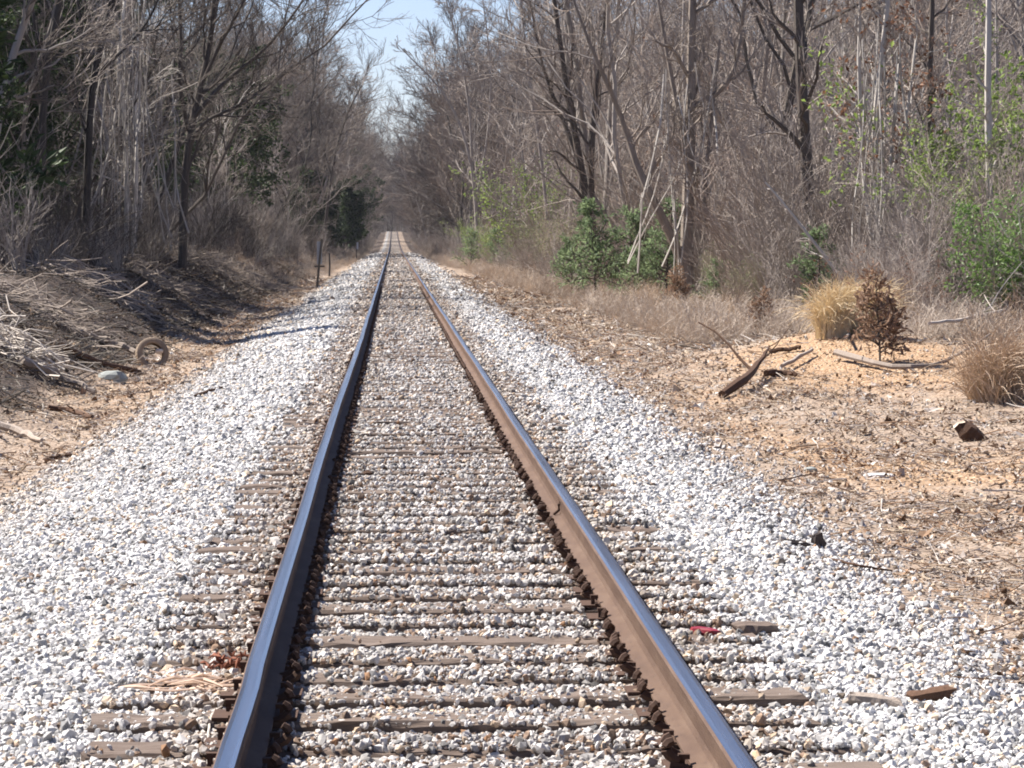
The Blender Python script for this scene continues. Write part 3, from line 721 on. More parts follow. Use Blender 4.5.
hero('bare_tree', 'multi-stemmed bare tree with crooked left limb at the right wood edge', 78,
     [[(686, 275, 9), (688, 180, 7), (692, 110, 6), (690, 40, 5), (696, -60, 3.5), (690, -200, 1.5)],
      [(682, 262, 6), (668, 225, 5.5), (648, 192, 5), (633, 165, 4), (629, 130, 3.4), (610, 90, 2.6), (585, 35, 2), (560, -40, 1)],
      [(694, 262, 5), (703, 205, 4), (690, 165, 3.5), (680, 120, 3), (668, 60, 2.5), (655, -20, 1.5)],
      [(691, 108, 4), (715, 98, 3.6), (734, 78, 3), (742, 30, 2.4), (750, -60, 1.2)],
      [(698, 268, 3.5), (708, 230, 3), (704, 180, 2.5), (712, 120, 2), (720, 40, 1.2)]], bm='bark_mottled', seed=1, ref=7)
hero('bare_tree', 'twin-stemmed bare tree leaning left over the yellow-green shrub', 98,
     [[(592, 262, 6), (588, 200, 5), (578, 150, 4.2), (567, 95, 3.6), (560, 40, 3), (545, -60, 1.6)],
      [(594, 255, 5), (590, 190, 4), (592, 130, 3.4), (600, 60, 2.6), (612, -40, 1.4)],
      [(586, 185, 3.2), (572, 140, 2.8), (556, 105, 2.2), (540, 60, 1.6), (530, 0, .9)]], bm='bark_dark', seed=2, ref=7)
hero('bare_tree', 'thick straight dark trunk rising behind the straw clump', 66,
     [[(812, 290, 9), (809, 200, 7.5), (804, 130, 7), (800, 60, 6.4), (797, -20, 5.6), (800, -160, 3)]], bm='bark_dark', seed=3, tl=.3, ref=8)
hero('bare_tree', 'pale forked tree with rusty leaves behind the dead brown cedar', 58,
     [[(894, 315, 5), (882, 240, 4.4), (872, 170, 4), (876, 100, 3.6), (886, 30, 3.2), (892, -60, 2)],
      [(886, 300, 4), (866, 210, 3.4), (862, 140, 3), (858, 60, 2.4), (862, -40, 1.5)],
      [(880, 215, 3), (895, 165, 2.4), (908, 110, 2), (916, 40, 1.4)]], bm='bark_pale', tm='twig_brown', leaves=('rust_leaf', 1, .11, .30), seed=4, ref=5, nl=9)
hero('bare_tree', 'dark thin trunk left of the light green leafy sapling', 60,
     [[(928, 318, 5), (932, 230, 4.4), (930, 150, 4), (928, 80, 3.6), (934, 0, 3), (930, -90, 2)]], bm='bark_dark', tm='twig_brown', leaves=('rust_leaf', 1, .11, .22), seed=5, ref=5, nl=10)
hero('leafy_sapling', 'pale straight sapling wrapped in light green leaves at right edge', 54,
     [[(992, 330, 5), (990, 240, 4.6), (989, 160, 4.2), (987, 80, 4), (990, 0, 3.4), (985, -90, 2)]], bm='bark_pale', seed=6, ref=3.4, nl=16, tl=.05, leaves=('spring_green', 1, .075, .35), k=(6, 5, 3))
hero('bare_tree', 'slim tree with steep forked crown between multi-stem tree and dark trunk', 84,
     [[(757, 275, 4), (755, 210, 3.6), (758, 150, 3.2), (764, 80, 2.8), (772, 0, 2.2), (778, -80, 1.2)],
      [(756, 215, 2.6), (742, 160, 2.2), (722, 120, 1.8), (700, 70, 1.2)]], tm='twig_brown', bm='bark_mottled', seed=7, ref=5, nl=9)
hero('fallen_sapling', 'pale sapling leaning far left across the thicket', 57,
     [[(868, 318, 2.6), (840, 275, 2.4), (812, 240, 2), (785, 205, 1.5), (765, 182, 1)]], bm='bark_pale', seed=8, ref=2, nl=6, k=(4, 3, 2), tl=.4)
hero('bare_tree', 'thin crooked black trunk at the edge of the far right wood', 250,
     [[(463, 250, 2.4), (462, 225, 2.2), (459, 208, 2), (466, 185, 2), (460, 165, 1.8), (452, 140, 1.4), (446, 110, 1)]], bm='bark_dark', seed=9, ref=7, nl=11)
hero('bare_tree', 'bare tree arching branches left into the sky gap', 200,
     [[(478, 255, 3), (476, 200, 2.6), (470, 150, 2.2), (455, 110, 1.8), (438, 80, 1.3), (412, 62, .9), (398, 45, .5)],
      [(472, 160, 2), (470, 110, 1.8), (462, 60, 1.4), (452, 20, 1), (440, -20, .6)],
      [(476, 200, 2), (488, 140, 1.8), (492, 80, 1.4), (486, 20, 1), (478, -30, .6)]], seed=10, ref=9, nl=12)
# left
hero('bare_tree', 'nearest dark straight trunk forking high at left', 66,
     [[(41, 262, 8), (42, 180, 7), (41, 120, 6.2), (47, 60, 5.4), (61, 0, 4.4), (75, -90, 2.4)],
      [(46, 66, 3.8), (36, 30, 3.2), (27, -20, 2.4), (20, -90, 1.2)]], bm='bark_black', tm='twig_dark', seed=11, ref=7, nl=9, tl=.35)
hero('bare_tree', 'leaning pale-barked tree at the left frame edge', 62,
     [[(-12, 262, 7), (-8, 160, 6.6), (2, 90, 6.2), (14, 48, 5.6), (32, 5, 5), (48, -50, 3)]], tm='twig_dark', seed=12, ref=6, nl=8, tl=.4)
hero('bare_tree', 'second dark trunk right of the nearest forked one', 70,
     [[(84, 262, 7), (88, 160, 6), (90, 95, 5.4), (97, 48, 4.6), (116, -5, 4), (130, -80, 2.2)],
      [(92, 80, 3.2), (112, 60, 2.8), (130, 44, 2.4), (150, 20, 1.8), (170, -30, 1)],
      [(90, 60, 3), (80, 20, 2.4), (72, -40, 1.4)]], bm='bark_black', tm='twig_dark', seed=13, ref=7, nl=8, tl=.3)
hero('bare_tree', 'spreading bare tree with long limbs reaching right toward the sky gap', 82,
     [[(182, 258, 7), (184, 180, 6), (190, 120, 5.4), (205, 75, 4.4), (214, 25, 3.8), (216, -60, 2)],
      [(190, 122, 4), (210, 98, 3.6), (232, 72, 3), (256, 60, 2.6), (274, 40, 2.2), (302, 4, 1.6), (325, -40, .8)],
      [(188, 130, 3.6), (178, 80, 3), (182, 40, 2.6), (176, -30, 1.6)],
      [(200, 88, 3), (222, 40, 2.4), (240, 10, 2), (262, -40, 1)],
      [(186, 150, 3), (205, 118, 2.6), (232, 110, 2.2), (262, 92, 1.6), (285, 70, 1)]], bm='bark_dark', tm='twig_dark', seed=14, ref=8, nl=9, tl=.3)
hero('bare_tree', 'slender pale tree tangled with hanging vines at left', 74,
     [[(126, 258, 4), (127, 180, 3.6), (124, 110, 3.2), (118, 50, 2.8), (128, -20, 2)],
      [(132, 258, 3), (138, 170, 2.6), (134, 100, 2.2), (140, 30, 1.8), (150, -30, 1)]], bm='bark_pale', tm='vine_pale', seed=15, ref=5, nl=9)
hero('bare_tree', 'grey tree behind the dark cedars leaning over the left verge', 230,
     [[(322, 252, 2.6), (326, 220, 2.4), (330, 180, 2.2), (338, 140, 1.8), (350, 105, 1.4), (362, 85, .8)],
      [(331, 175, 1.6), (318, 130, 1.4), (312, 80, 1.1), (316, 30, .7)]], bm='bark_dark', seed=16, ref=9, nl=12)
# pale hanging vines
def vines(label, u0, u1, v0, v1, d, n, seed):
    r = np.random.default_rng(seed); mb = MB(); loc = ground(at((u0+u1)/2, 250, d)[0], d)
    for q in range(n):
        u = r.uniform(u0, u1); va = r.uniform(v0, v0+60); k = 9; vs = np.linspace(va, r.uniform(v1-60, v1), k)
        us = u+np.cumsum(np.cumsum(r.normal(0, 1.6, k))); de = d+np.cumsum(r.normal(0, .15, k))
        p = np.array([at(a_, b_, c_) for a_, b_, c_ in zip(us, vs, de)])-np.array(loc)
        mb.tubes(p, np.full(k, r.uniform(.4, 1.1))*d/F, 4)
        if q % 2 == 0:
            g = grow(r, p[None], np.full((1, k), .4*d/F), 6, (.1, .9), (.3, .9), (.1, .3), 5, -.25, .25, .9, .5, .004); mb.tubes(*g, 3)
    o = obj('hanging_vines', mb.mesh('vines', M['vine_pale'])); o.location = loc
    return tag(o, label, 'vine')
vines('pale tangled vines hanging between the left trees', 104, 150, -10, 258, 71, 20, 1)
vines('thin pale vines climbing beside the left spreading tree', 160, 182, 60, 262, 78, 7, 2)

vines('pale vines hanging around the multi-stemmed right tree', 660, 716, 60, 285, 77, 11, 3)
vines('pale vines looping between the forked rusty-leaved tree and the thick trunk', 836, 900, 20, 300, 57, 10, 4)
vines('thin vines trailing at the right wood edge below the slim forked tree', 735, 775, 90, 285, 82, 7, 5)
# evergreens
CE = [conifer(20+k_, 7.5+.6*k_, 2.3, 'cedar_green', nb=85, k=10, per=9, size=.26) for k_ in range(3)]
def cedar(x, d, label, sc=1., k_=0, g=None, dz=-.1): return plant('cedar_tree', CE[k_], ground(x, d, dz), label, 'tree', g, rng.uniform(0, 6.28), sc)
EV = [bare_tree(320+k_, 9.5, .13, .08, 24, ll=(.26, .46), k=(6, 4, 3), lean=.05, bm='bark_black', tm='bark_black', leaves=('cedar_green', 6, .17, 1.)) for k_ in range(2)]
EVD = bare_tree(330, 9.0, .13, .05, 28, ll=(.24, .42), k=(6, 4, 3), lean=.03, bm='bark_black', tm='bark_black', leaves=('cedar_green', 9, .24, 1.))
def evergreen(x, d, label, sc=1., k_=0): return plant('evergreen_tree', EV[k_], ground(x, d, -.1), label, 'tree', None, rng.uniform(0, 6.28), sc)
for x_, d_, sc_, lab in ((-7.0, 222, .66, 'dark evergreen mass nearest the camera behind the marker post'), (-5.9, 258, .74, 'dark rounded evergreen leaning over the left ballast edge'), (-5.3, 300, .8, 'dark evergreen behind the rounded one at the ballast edge'), (-5.0, 350, .9, 'far dark evergreen ending the trackside dark mass')):
    plant('evergreen_tree', {'trunk': EVD['trunk'], 'crown': EVD['crown'], 'leaves': EVD['leaves']}, ground(x_, d_, -1.1), lab, 'tree', None, rng.uniform(0, 6.28), sc_*1.12)
evergreen(-5.0, 405, 'dark evergreen reaching nearest the track at far left', 1.1, 1)
evergreen(-7.6, 392, 'broad dark evergreen left of the one nearest the track', 1.2, 0)
evergreen(-9.6, 365, 'dark evergreen with leaning grey tree before it', 1.1, 1)
evergreen(-6.4, 335, 'small dark evergreen at the foot of the dark cluster', .7, 0)
evergreen(-8.4, 142, 'dark ragged evergreen below the long limbs of the spreading tree', .95, 1)
evergreen(-9.6, 132, 'dark evergreen just right of the spreading tree', .9, 0)
evergreen(-11.4, 118, 'dark evergreen mass behind the vines', 1., 1)
evergreen(-9.0, 68, 'black-green evergreen between the leaning pale-barked tree and the forked trunk', .62, 0)
for q_, d_ in enumerate(np.linspace(78, 235, 17)):
    if q_ == 3: continue
    evergreen(-(12.2+.022*d_+rng.uniform(-1.2, 1.6)), d_+rng.uniform(-3, 3), 'shaded dark evergreen deep inside the wood left of the track', rng.uniform(.95, 1.35), q_ % 2)['group'] = 'evergreens deep in the left wood'
for q_ in range(9):
    d_ = 60+6.5*q_; evergreen(-(.1404*d_*.78+1.6+rng.uniform(0, 1.5)), d_, 'low dark evergreen bush under the left trees', rng.uniform(.38, .55), q_ % 2)['group'] = 'low evergreens under the left trees'
evergreen(-10.6, 80, 'shaded evergreen between the two nearest left trunks', .8, 1)
cedar(-11.5, 104, 'dark cedar deep behind the second dark trunk', 1.1, 2)
cedar(-12.2, 88, 'dark cedar far back between the left trunks', 1., 0)
cedar(-9.3, 57, 'nearest dark cedar shading the left bank at the frame edge', 1.2, 1)
cedar(-10.2, 63, 'tall dark cedar behind the nearest left one', 1., 2)
cedar(-10.4, 69, 'dark cedar overlapping the leaning pale-barked tree', .95, 0)
PI_ = [conifer(30+k_, 2.6, 1.2, 'pine_green', nb=46, k=8, per=3, size=.16, low=.04, shape=.6) for k_ in range(2)]
def pine(x, d, label, sc=1., k_=0): return plant('young_pine', PI_[k_], ground(x, d, -.05), label, 'young evergreen', None, rng.uniform(0, 6.28), sc)
pine(6.3, 87, 'young bright green pine tallest in the trackside brush', 1.15, 0)
pine(7.25, 86, 'round green pine right beside the tallest brush pine', 1.05, 1)
pine(5.75, 90, 'small dark green pine left end of the brush', .75, 1)
pine(8.0, 82, 'pale green pine at the right end of the brush pines', 1.1, 0)
pine(6.9, 80, 'low pale green pine in front of the brush pines', .6, 1)
pine(8.3, 72, 'little green pine below the multi-stemmed tree', .45, 1)
pine(9.2, 60, 'low dark green pine just behind the straw clump', .75, 0)
pine(6.1, 160, 'upright dark green cedar beside the yellow-green shrub', .95, 0)
pine(4.9, 176, 'dark green cedar nearest the track far right', .95, 1)
leafy = {
    'spring': bush(60, 3.2, 1.6, 10, (8, 5, 3), 'twig_grey', ('spring_green', 2, .08)),
    'privet': bush(61, 2.6, 1.7, 12, (8, 5, 3), 'twig_grey', ('leaf_green', 3, .085)),
    'olive': bush(62, 2.4, 1.5, 12, (8, 5, 3), 'twig_brown', ('olive_green', 2, .075, .35)),
}
plant('leafy_shrub', leafy['spring'], ground(7.2, 152), 'yellow-green budding shrub standing in the far right brush', 'shrub', None, .3, 2.0)
plant('leafy_shrub', leafy['spring'], ground(5.9, 168), 'low yellow-green shrub between the two dark green cedars', 'shrub', None, 2.3, .9)
plant('leafy_shrub', leafy['privet'], ground(10.6, 49), 'bright glossy green shrub at the right frame edge', 'shrub', None, .3, .85)
plant('leafy_shrub', leafy['spring'], ground(11.4, 54), 'light green shrub climbing behind the glossy one at right', 'shrub', None, 1.3, 1.15)
plant('leafy_shrub', leafy['olive'], ground(6.9, 118), 'hazy olive shrub mound left of the young pines', 'shrub', None, 1., 1.2)
plant('leafy_shrub', leafy['olive'], ground(6.3, 130), 'grey-green shrub mound in front of the yellow-green shrub', 'shrub', None, 2., 1.1)
plant('leafy_shrub', leafy['spring'], ground(6.2, 200), 'yellow-green shrub nearest the vanishing track on the right', 'shrub', None, 1.2, 1.1)
plant('leafy_shrub', leafy['olive'], ground(7.8, 106), 'olive shrub between the twin-stemmed tree and the pines', 'shrub', None, 5.2, 1.25)
plant('leafy_shrub', leafy['olive'], ground(8.5, 66), 'low olive shrub in front of the thick dark trunk', 'shrub', None, 5.6, .6)
plant('leafy_shrub', leafy['spring'], ground(12.2, 58), 'tall light green shrub behind the pale straight sapling', 'shrub', None, 2.6, 1.6)
plant('leafy_shrub', leafy['olive'], ground(8.6, 74), 'low olive shrub right of the multi-stemmed tree', 'shrub', None, 3., .55)
plant('leafy_shrub', leafy['olive'], ground(10., 52), 'small dull green shrub right of the dead cedar', 'shrub', None, 4., .42)

# dry grass and dead bushes on the right bank
p = hit(832, 336); plant('grass_clump', {'blades': grass_clump(1, .95, .4, 1300, 'straw', .16)}, p, 'tall golden straw clump on the right bank', 'grass clump', None, 0, .86)
p2 = p+np.array([.5, .35, 0]); plant('grass_clump', {'blades': grass_clump(2, .85, .4, 1200, 'straw', .2)}, ground(p2[0], p2[1]), 'second straw clump leaning right beside the tall golden one', 'grass clump')
p = hit(1003, 402); plant('grass_clump', {'blades': grass_clump(3, .95, .55, 1500, 'straw_brown', .45)}, p, 'brown straw clump at the right frame edge', 'grass clump')
DC = conifer(40, 1.2, .42, 'dead_cedar', nb=34, k=7, per=3, size=.11, low=.05, shape=.5)
p = hit(880, 362); plant('dead_cedar', DC, p, 'dead brown little cedar right of the straw clump', 'dead shrub', None, 0, 1.)
p = hit(678, 305); plant('dead_cedar', DC, p, 'rust-brown little cedar at the brush edge below the multi-stemmed tree', 'dead shrub', None, 1, .85)
p = hit(760, 335); plant('dead_cedar', DC, p, 'thin reddish dead cedar left of the straw clump', 'dead shrub', None, 2, .7)

# undergrowth of bare thicket, weeds
OPEN = [(8.0, 82, .014), (6.9, 80, .008), (8.3, 72, .006), (8.5, 66, .006), (6.3, 87, .016), (7.25, 86, .014), (5.75, 90, .012), (9.2, 60, .008), (6.1, 160, .006), (4.9, 176, .006), (7.2, 152, .008), (10.6, 49, .02)]
OPEN += [(q[0], q[1], w_) for q, w_ in ((hit(845, 336), .018), (hit(880, 362), .010), (hit(1003, 402), .014), (hit(678, 305), .008))]
def is_open(x, d): return any(abs(x/d-a/b) < w_ and b-16 < d < b+.8 for a, b, w_ in OPEN)
ub = [bush(70+k_, 2.8, 1.3, 10, (6, 3, 1), 'twig_brown' if k_ % 2 else 'twig_grey') for k_ in range(5)]
ubl = [bush(85+k_, 2.9, 1.5, 8, (5, 3, 0), 'bark_dark' if k_ < 2 else 'bark_grey', r0=.02) for k_ in range(3)]  # left thicket in darker bark, its shade put into the colour
up_ = [obj('thicket', joined(b_), link=False) for b_ in ub]
up_.append(obj('thicket', joined(bush(79, 2.4, 1.5, 10, (7, 5, 2), 'twig_brown', ('rust_leaf', 1, .09))), link=False))
up_.append(obj('thicket', joined(bush(80, 2.6, 1.5, 9, (6, 3, 1), 'vine_pale')), link=False))
up_ += [obj('thicket_dark', joined(b_), link=False) for b_ in ubl]
for q_, o_ in enumerate(up_): o_.name = 'thicket_%02d' % q_
pts = []
for k_ in range(3600):
    d = 46*math.exp(rng.uniform(0, math.log(17))); sg = 1 if rng.random() < .6 else -1
    if sg > 0: lo, hi = (max(3.5, 6.4-.014*(d-58)) if d > 58 else 8.2), min(.224*d+4, 31)
    else:
        lo, hi = max(3.6, 6.8-.013*(d-60)), min(.1404*d+2, 24)
        if d < 52 or (d < 110 and rng.random() < .7): continue
    if hi <= lo: continue
    x = sg*(lo+(hi-lo)*rng.random()**1.9)
    if is_open(x+XC, d): continue
    if sg < 0 and 130 < d < 335 and x/d > -.027 and rng.random() < .75: continue
    pts.append((x+XC, d, rng.uniform(.4, 1.1)*(.6 if abs(x) < lo+.8 else 1)))
for k_ in range(150):
    d = rng.uniform(62, 125); x = 7.6+rng.gamma(1.6, 2.2)
    if not is_open(x+XC, d): pts.append((x+XC, d, rng.uniform(1.1, 2.0)))
for k_ in range(260):
    d = rng.uniform(770, 1000); pts.append((rng.uniform(-26, 30), d, rng.uniform(.9, 1.9)))
pts = np.array(pts); n_ = len(pts)
scatter('undergrowth', np.stack([pts[:, 0], pts[:, 1], terr(pts[:, 0], pts[:, 1])-.05], 1), np.stack([rng.normal(0, .15, n_), rng.normal(0, .15, n_), rng.uniform(0, 6.28, n_)], 1),
        pts[:, 2:3]*rng.uniform(.8, 1.3, (n_, 3)), np.where((pts[:, 0] < 0) & (rng.random(n_) < .9), rng.integers(7, 10, n_), rng.choice(7, n_, p=[.20, .15, .20, .15, .20, .02, .08])), np.ones((n_, 4)), up_, 'tangled bare thicket filling the ground under both woods', 'undergrowth')
wp = []
for k_ in range(5):
    r = np.random.default_rng(200+k_); mb = MB(); n = 26; kk = 5
    P = np.zeros((n, kk, 3)); P[:, 0, :2] = r.normal(0, .22, (n, 2)); d_ = unit(np.stack([r.normal(0, .45, n), r.normal(0, .45, n), np.ones(n)], 1)); st = (.7*r.uniform(.4, 1.1, n)/(kk-1))[:, None]
    for j in range(1, kk): P[:, j] = P[:, j-1]+d_*st; d_ = unit(d_+r.normal(0, .2, d_.shape))
    Rr = np.full((n, kk), .004)*np.linspace(1, .5, kk); mb.tubes(P, Rr, 3, r.random(n))
    g = grow(r, P, Rr, 5, (.3, 1), (.4, 1.), (.2, .45), 4, .02, .2, .8, .5, .003); mb.tubes(*g, 3, r.random(len(g[0])))
    wp.append(obj('weed', mb.mesh('weed', M['weed_grey' if k_ < 4 else 'straw_brown']), link=False))
pts = []
for k_ in range(5200):
    d = 38*math.exp(rng.uniform(0, math.log(15)))
    if rng.random() < .78:
        lo = 7.6 if d < 50 else max(3.1, 5.0-.011*(d-50))
        x = lo+rng.gamma(1.7, 1.1)
    else:
        if d < 48: continue
        if d < 95: continue
        x = -(max(3.2, 5.2-.011*(d-50))+rng.gamma(1.6, .9))
    wx = x+XC
    if wx < -.1404*d-2. or wx > .2254*d+3. or (is_open(wx, d) and rng.random() < .8): continue
    pts.append((wx, d, rng.uniform(.45, 1.15)*(1 if x > 0 else .7)))
pts = np.array(pts); n_ = len(pts)
scatter('dry_weeds', np.stack([pts[:, 0], pts[:, 1], terr(pts[:, 0], pts[:, 1])-.03], 1), np.stack([rng.normal(0, .2, n_), rng.normal(0, .2, n_), rng.uniform(0, 6.28, n_)], 1),
        np.repeat(pts[:, 2:3], 3, 1), rng.choice(5, n_), np.ones((n_, 4)), wp, 'grey-brown dry weeds along the edges of the brush', 'weeds')

# ------------------------------------------------------------------ small things
def stick(name, label, pts, rad, mt='deadwood', cat='branch', group=None, twigs=0, seed=0, sides=7):
    r = np.random.default_rng(900+seed); pts = np.asarray(pts, float); loc = pts[0].copy(); rad = np.asarray(rad, float)
    p, rr_ = resample(pts-loc, rad, 12); p[1:-1] += r.normal(0, .25, (10, 3))*rad.mean(); rr_ = rr_*r.uniform(.85, 1.15, 12)
    mb = MB(); mb.tubes(p, rr_, sides, cap=True)
    if twigs:
        g = grow(r, p[None], rr_[None], twigs, (.3, 1), (.4, 1.), (.12, .35), 5, .05, .2, .6, .4, .004); mb.tubes(*g, 4)
    o = obj(name, mb.mesh(name, M[mt])); o.location = loc
    return tag(o, label, cat, group)
def gp(u, v, dz=.0): q = hit(u, v); q[2] += dz; return q
def lump(name, label, u, v, size, mt, cat, seed=0, sq=(1, .8, .6), sub=2, jit=.12, rot=(0, 0, 0), sink=.35):
    me = rock_mesh(300+seed, M[mt], sub, jit, sq); o = obj(name, me); q = gp(u, v); o.location = (q[0], q[1], q[2]+size*sq[2]*(1-2*sink)*.9); o.scale = (size,)*3; o.rotation_euler = rot
    return tag(o, label, cat)
def chunk(name, label, u, v, half, mt, cat, rot=(0, 0, 0), seed=0, mt2=None):
    """a broken piece of timber: rough box with worn ends"""
    r = np.random.default_rng(700+seed); n = 7; xs = np.linspace(-1, 1, n); a_ = np.linspace(0, 2*np.pi, 9)[:-1]
    V = np.zeros((n, 8, 3)); sec = np.stack([np.sign(np.cos(a_))*np.abs(np.cos(a_))**.5, np.sign(np.sin(a_))*np.abs(np.sin(a_))**.5], 1)
    V[:, :, 0] = xs[:, None]; V[:, :, 1:] = sec[None]*r.uniform(.82, 1.08, (n, 1, 1)); V += r.normal(0, .06, V.shape); V[0, :, 0] += r.normal(0, .12, 8); V[-1, :, 0] += r.normal(0, .12, 8)
    V *= np.array(half); b_ = (np.arange(n-1)*8)[:, None]; j = np.arange(8)[None]; j2 = (j+1) % 8
    q = np.stack([b_+j, b_+j2, b_+8+j2, b_+8+j], -1).reshape(-1, 4)
    mi = None; mats = [M[mt]]
    fs = [q, np.arange(8)[None, ::-1], np.arange(8)[None]+(n-1)*8]
    if mt2: mats.append(M[mt2]); mi = np.concatenate([np.zeros(len(q)), [1, 1]])
    o = obj(name, mesh(name, V.reshape(-1, 3), fs, mats, mi)); w = gp(u, v); o.location = (w[0], w[1], w[2]+half[2]*.7); o.rotation_euler = rot
    return tag(o, label, cat)
# tyre lying in the ditch, leaning on the bank
def tyre_shape(R0, n=64):
    pr = np.array([[1, -.24], [1, .24], [.95, .31], [.84, .36], [.70, .34], [.62, .27], [.64, .21], [.78, .26], [.90, .22], [.91, 0], [.90, -.22], [.78, -.26], [.64, -.21], [.62, -.27], [.70, -.34], [.84, -.36], [.95, -.31]])*R0
    a_ = np.linspace(0, 2*np.pi, n, endpoint=False); k = len(pr)
    rr_ = np.broadcast_to(pr[None, :, 0], (n, k)).copy(); rr_[::2, :2] -= .022*R0
    V = np.stack([rr_*np.cos(a_)[:, None], np.broadcast_to(pr[None, :, 1], (n, k)), rr_*np.sin(a_)[:, None]], -1)
    i = np.arange(n)[:, None]; j = np.arange(k)[None]; i2 = (i+1) % n; j2 = (j+1) % k
    return V.reshape(-1, 3), np.stack([i*k+j, i*k+j2, i2*k+j2, i2*k+j], -1).reshape(-1, 4)
p = hit(152, 367); sc_ = 16.5*p[1]/F
v, f = tyre_shape(sc_)
ty = obj('tyre', mesh('tyre', v, [f], M['rubber'])); ty.location = (p[0], p[1], p[2]+sc_*.78); ty.rotation_euler = (R(-14), 0, R(16)); tag(ty, 'mud-coated old tyre standing in the left ditch', 'tyre')
me = rock_mesh(5, M['pale_tan'], 2, .08); o = obj('stone', me); o.location = (p[0]+sc_*.45, p[1]-.05, p[2]+sc_*.95); o.scale = (sc_*.27,)*3; tag(o, 'pale round stone inside the muddy tyre', 'stone')
lump('boulder', 'dull grey-green boulder in front of the tyre', 113, 381, .19, 'rock_grey', 'boulder', 1, (1.1, .8, .6))
stick('fallen_log', 'long weathered log lying down the left slope', [gp(22, 368, .1), gp(60, 382, .08), gp(95, 396, .05)], [.055, .05, .035], 'deadwood', 'log', seed=1)
stick('fallen_log', 'dark log on the slope above the long one', [gp(62, 352, .08), gp(100, 368, .06), gp(140, 376, .05)], [.05, .05, .04], 'rotten', 'log', seed=2)
stick('fallen_log', 'brown log leading toward the tyre', [gp(85, 338, .08), gp(112, 348, .08), gp(136, 358, .08)], [.06, .06, .05], 'deadwood', 'log', seed=3)
stick('fallen_branch', 'twiggy dark branch low at the left frame edge', [gp(-8, 428, .06), gp(22, 438, .06), gp(42, 444, .04)], [.045, .04, .02], 'deadwood', twigs=5, seed=4)
stick('fallen_branch', 'dark broken branch on the left dirt in front of the logs', [gp(48, 412, .05), gp(72, 416, .06), gp(92, 420, .04)], [.04, .035, .02], 'rotten', twigs=4, seed=5)
stick('fallen_branch', 'small dark stick lying on ballast near the tyre', [gp(195, 399, .03), gp(207, 395, .04), gp(222, 390, .03)], [.02, .022, .014], 'rotten', seed=6)
stick('fallen_branch', 'dark stick at the edge of the left ballast', [gp(45, 464, .03), gp(60, 460, .04), gp(72, 458, .03)], [.022, .022, .014], 'rotten', seed=7)
stick('fallen_branch', 'thin twig on dirt right of the left logs', [gp(108, 398, .02), gp(130, 396, .02), gp(150, 392, .02)], [.01, .01, .006], 'deadwood', seed=8)
lump('clod', 'small black clod between tyre and ballast', 186, 384, .07, 'black_scrap', 'clod', 8, (1.2, .8, .5))
lump('clod', 'dark clod on the left slope beside the dark log', 64, 371, .07, 'black_scrap', 'clod', 9, (1., .8, .7))
# brush piles on the left bank
def brush_pile(label, u, v, w, h, n, seed, mt='stick_pale', ln=1.6):
    r = np.random.default_rng(seed); c = hit(u, v); mb = MB()
    for q in range(n):
        o_ = np.array([r.normal(0, w*.4), r.normal(0, w*.5), 0]); b0 = o_.copy(); b0[2] = float(terr(c[0]+o_[0], c[1]+o_[1]))-c[2]+abs(r.normal(0, h*.45))
        a_ = r.normal(-.5, .55)+(math.pi if r.random() < .4 else 0); L = ln*r.uniform(.4, 1.2)
        dv = np.array([math.cos(a_), math.sin(a_)*.7, r.normal(-.12 if math.cos(a_) > 0 else .2, .22)])
        p = np.array([b0+dv*L*t for t in np.linspace(-.5, .5, 6)])+r.normal(0, .03*L, (6, 3)); rr_ = np.linspace(1, .45, 6)*r.uniform(.005, .019)
        mb.tubes(p, rr_, 4)
        g = grow(r, p[None], rr_[None], 3, (.3, 1), (.4, .9), (.2, .45), 4, .0, .2, .6, .4, .003); mb.tubes(*g, 3)
    o = obj('brush_pile', mb.mesh('brush', M[mt])); o.location = c
    return tag(o, label, 'brush pile')
brush_pile('bleached heap of sticks at the left frame edge', 2, 345, .7, .3, 50, 1)
brush_pile('dark twiggy heap behind the bleached sticks', 50, 318, 1.2, .3, 90, 2, 'deadwood')
brush_pile('grey slash heap on the bank crest above the ditch', 195, 262, 1.9, .35, 130, 3, 'deadwood', 1.8)
brush_pile('brown slash heap on the bank beside the grey one', 150, 278, 1.8, .3, 90, 4, 'deadwood')
brush_pile('slash heap near the signpost on the left bank', 255, 282, 1.8, .3, 100, 5, 'deadwood', 1.6)
brush_pile('low twigs heap on the shaded left bank', 95, 290, 1.5, .25, 80, 6, 'deadwood')
# right bank
stick('rotten_log', 'dark rotten log with raised splintered end on tan mound', [gp(722, 400, .06), gp(742, 394, .12), gp(757, 380, .2), gp(769, 368, .3)], [.055, .06, .04, .012], 'rotten', 'log', seed=20, twigs=4)
stick('rotten_log', 'short dark log piece right of the splintered one', [gp(766, 379, .07), gp(782, 378, .07), gp(796, 380, .05)], [.05, .045, .03], 'rotten', 'log', seed=21)
stick('fallen_branch', 'grey plank-like branch crossing behind the dark log', [gp(782, 374, .1), gp(796, 366, .1), gp(812, 357, .1)], [.03, .03, .025], 'deadwood', seed=22)
stick('fallen_branch', 'black stick on the crest left of the long branch', [gp(770, 357, .06), gp(785, 354, .06), gp(800, 352, .06)], [.04, .03, .03], 'rotten', seed=23)
stick('fallen_branch', 'long grey fallen branch along the mound crest', [gp(836, 361, .12), gp(862, 369, .1), gp(890, 374, .08), gp(925, 375, .06), gp(960, 366, .15), gp(990, 356, .3)], [.05, .045, .035, .03, .022, .014], 'deadwood', twigs=6, seed=24)
stick('fallen_branch', 'pale bleached branch lying in the brush at right', [gp(930, 345, .3), gp(965, 342, .34), gp(1005, 335, .4)], [.022, .028, .02], 'stick_pale', twigs=3, seed=25)
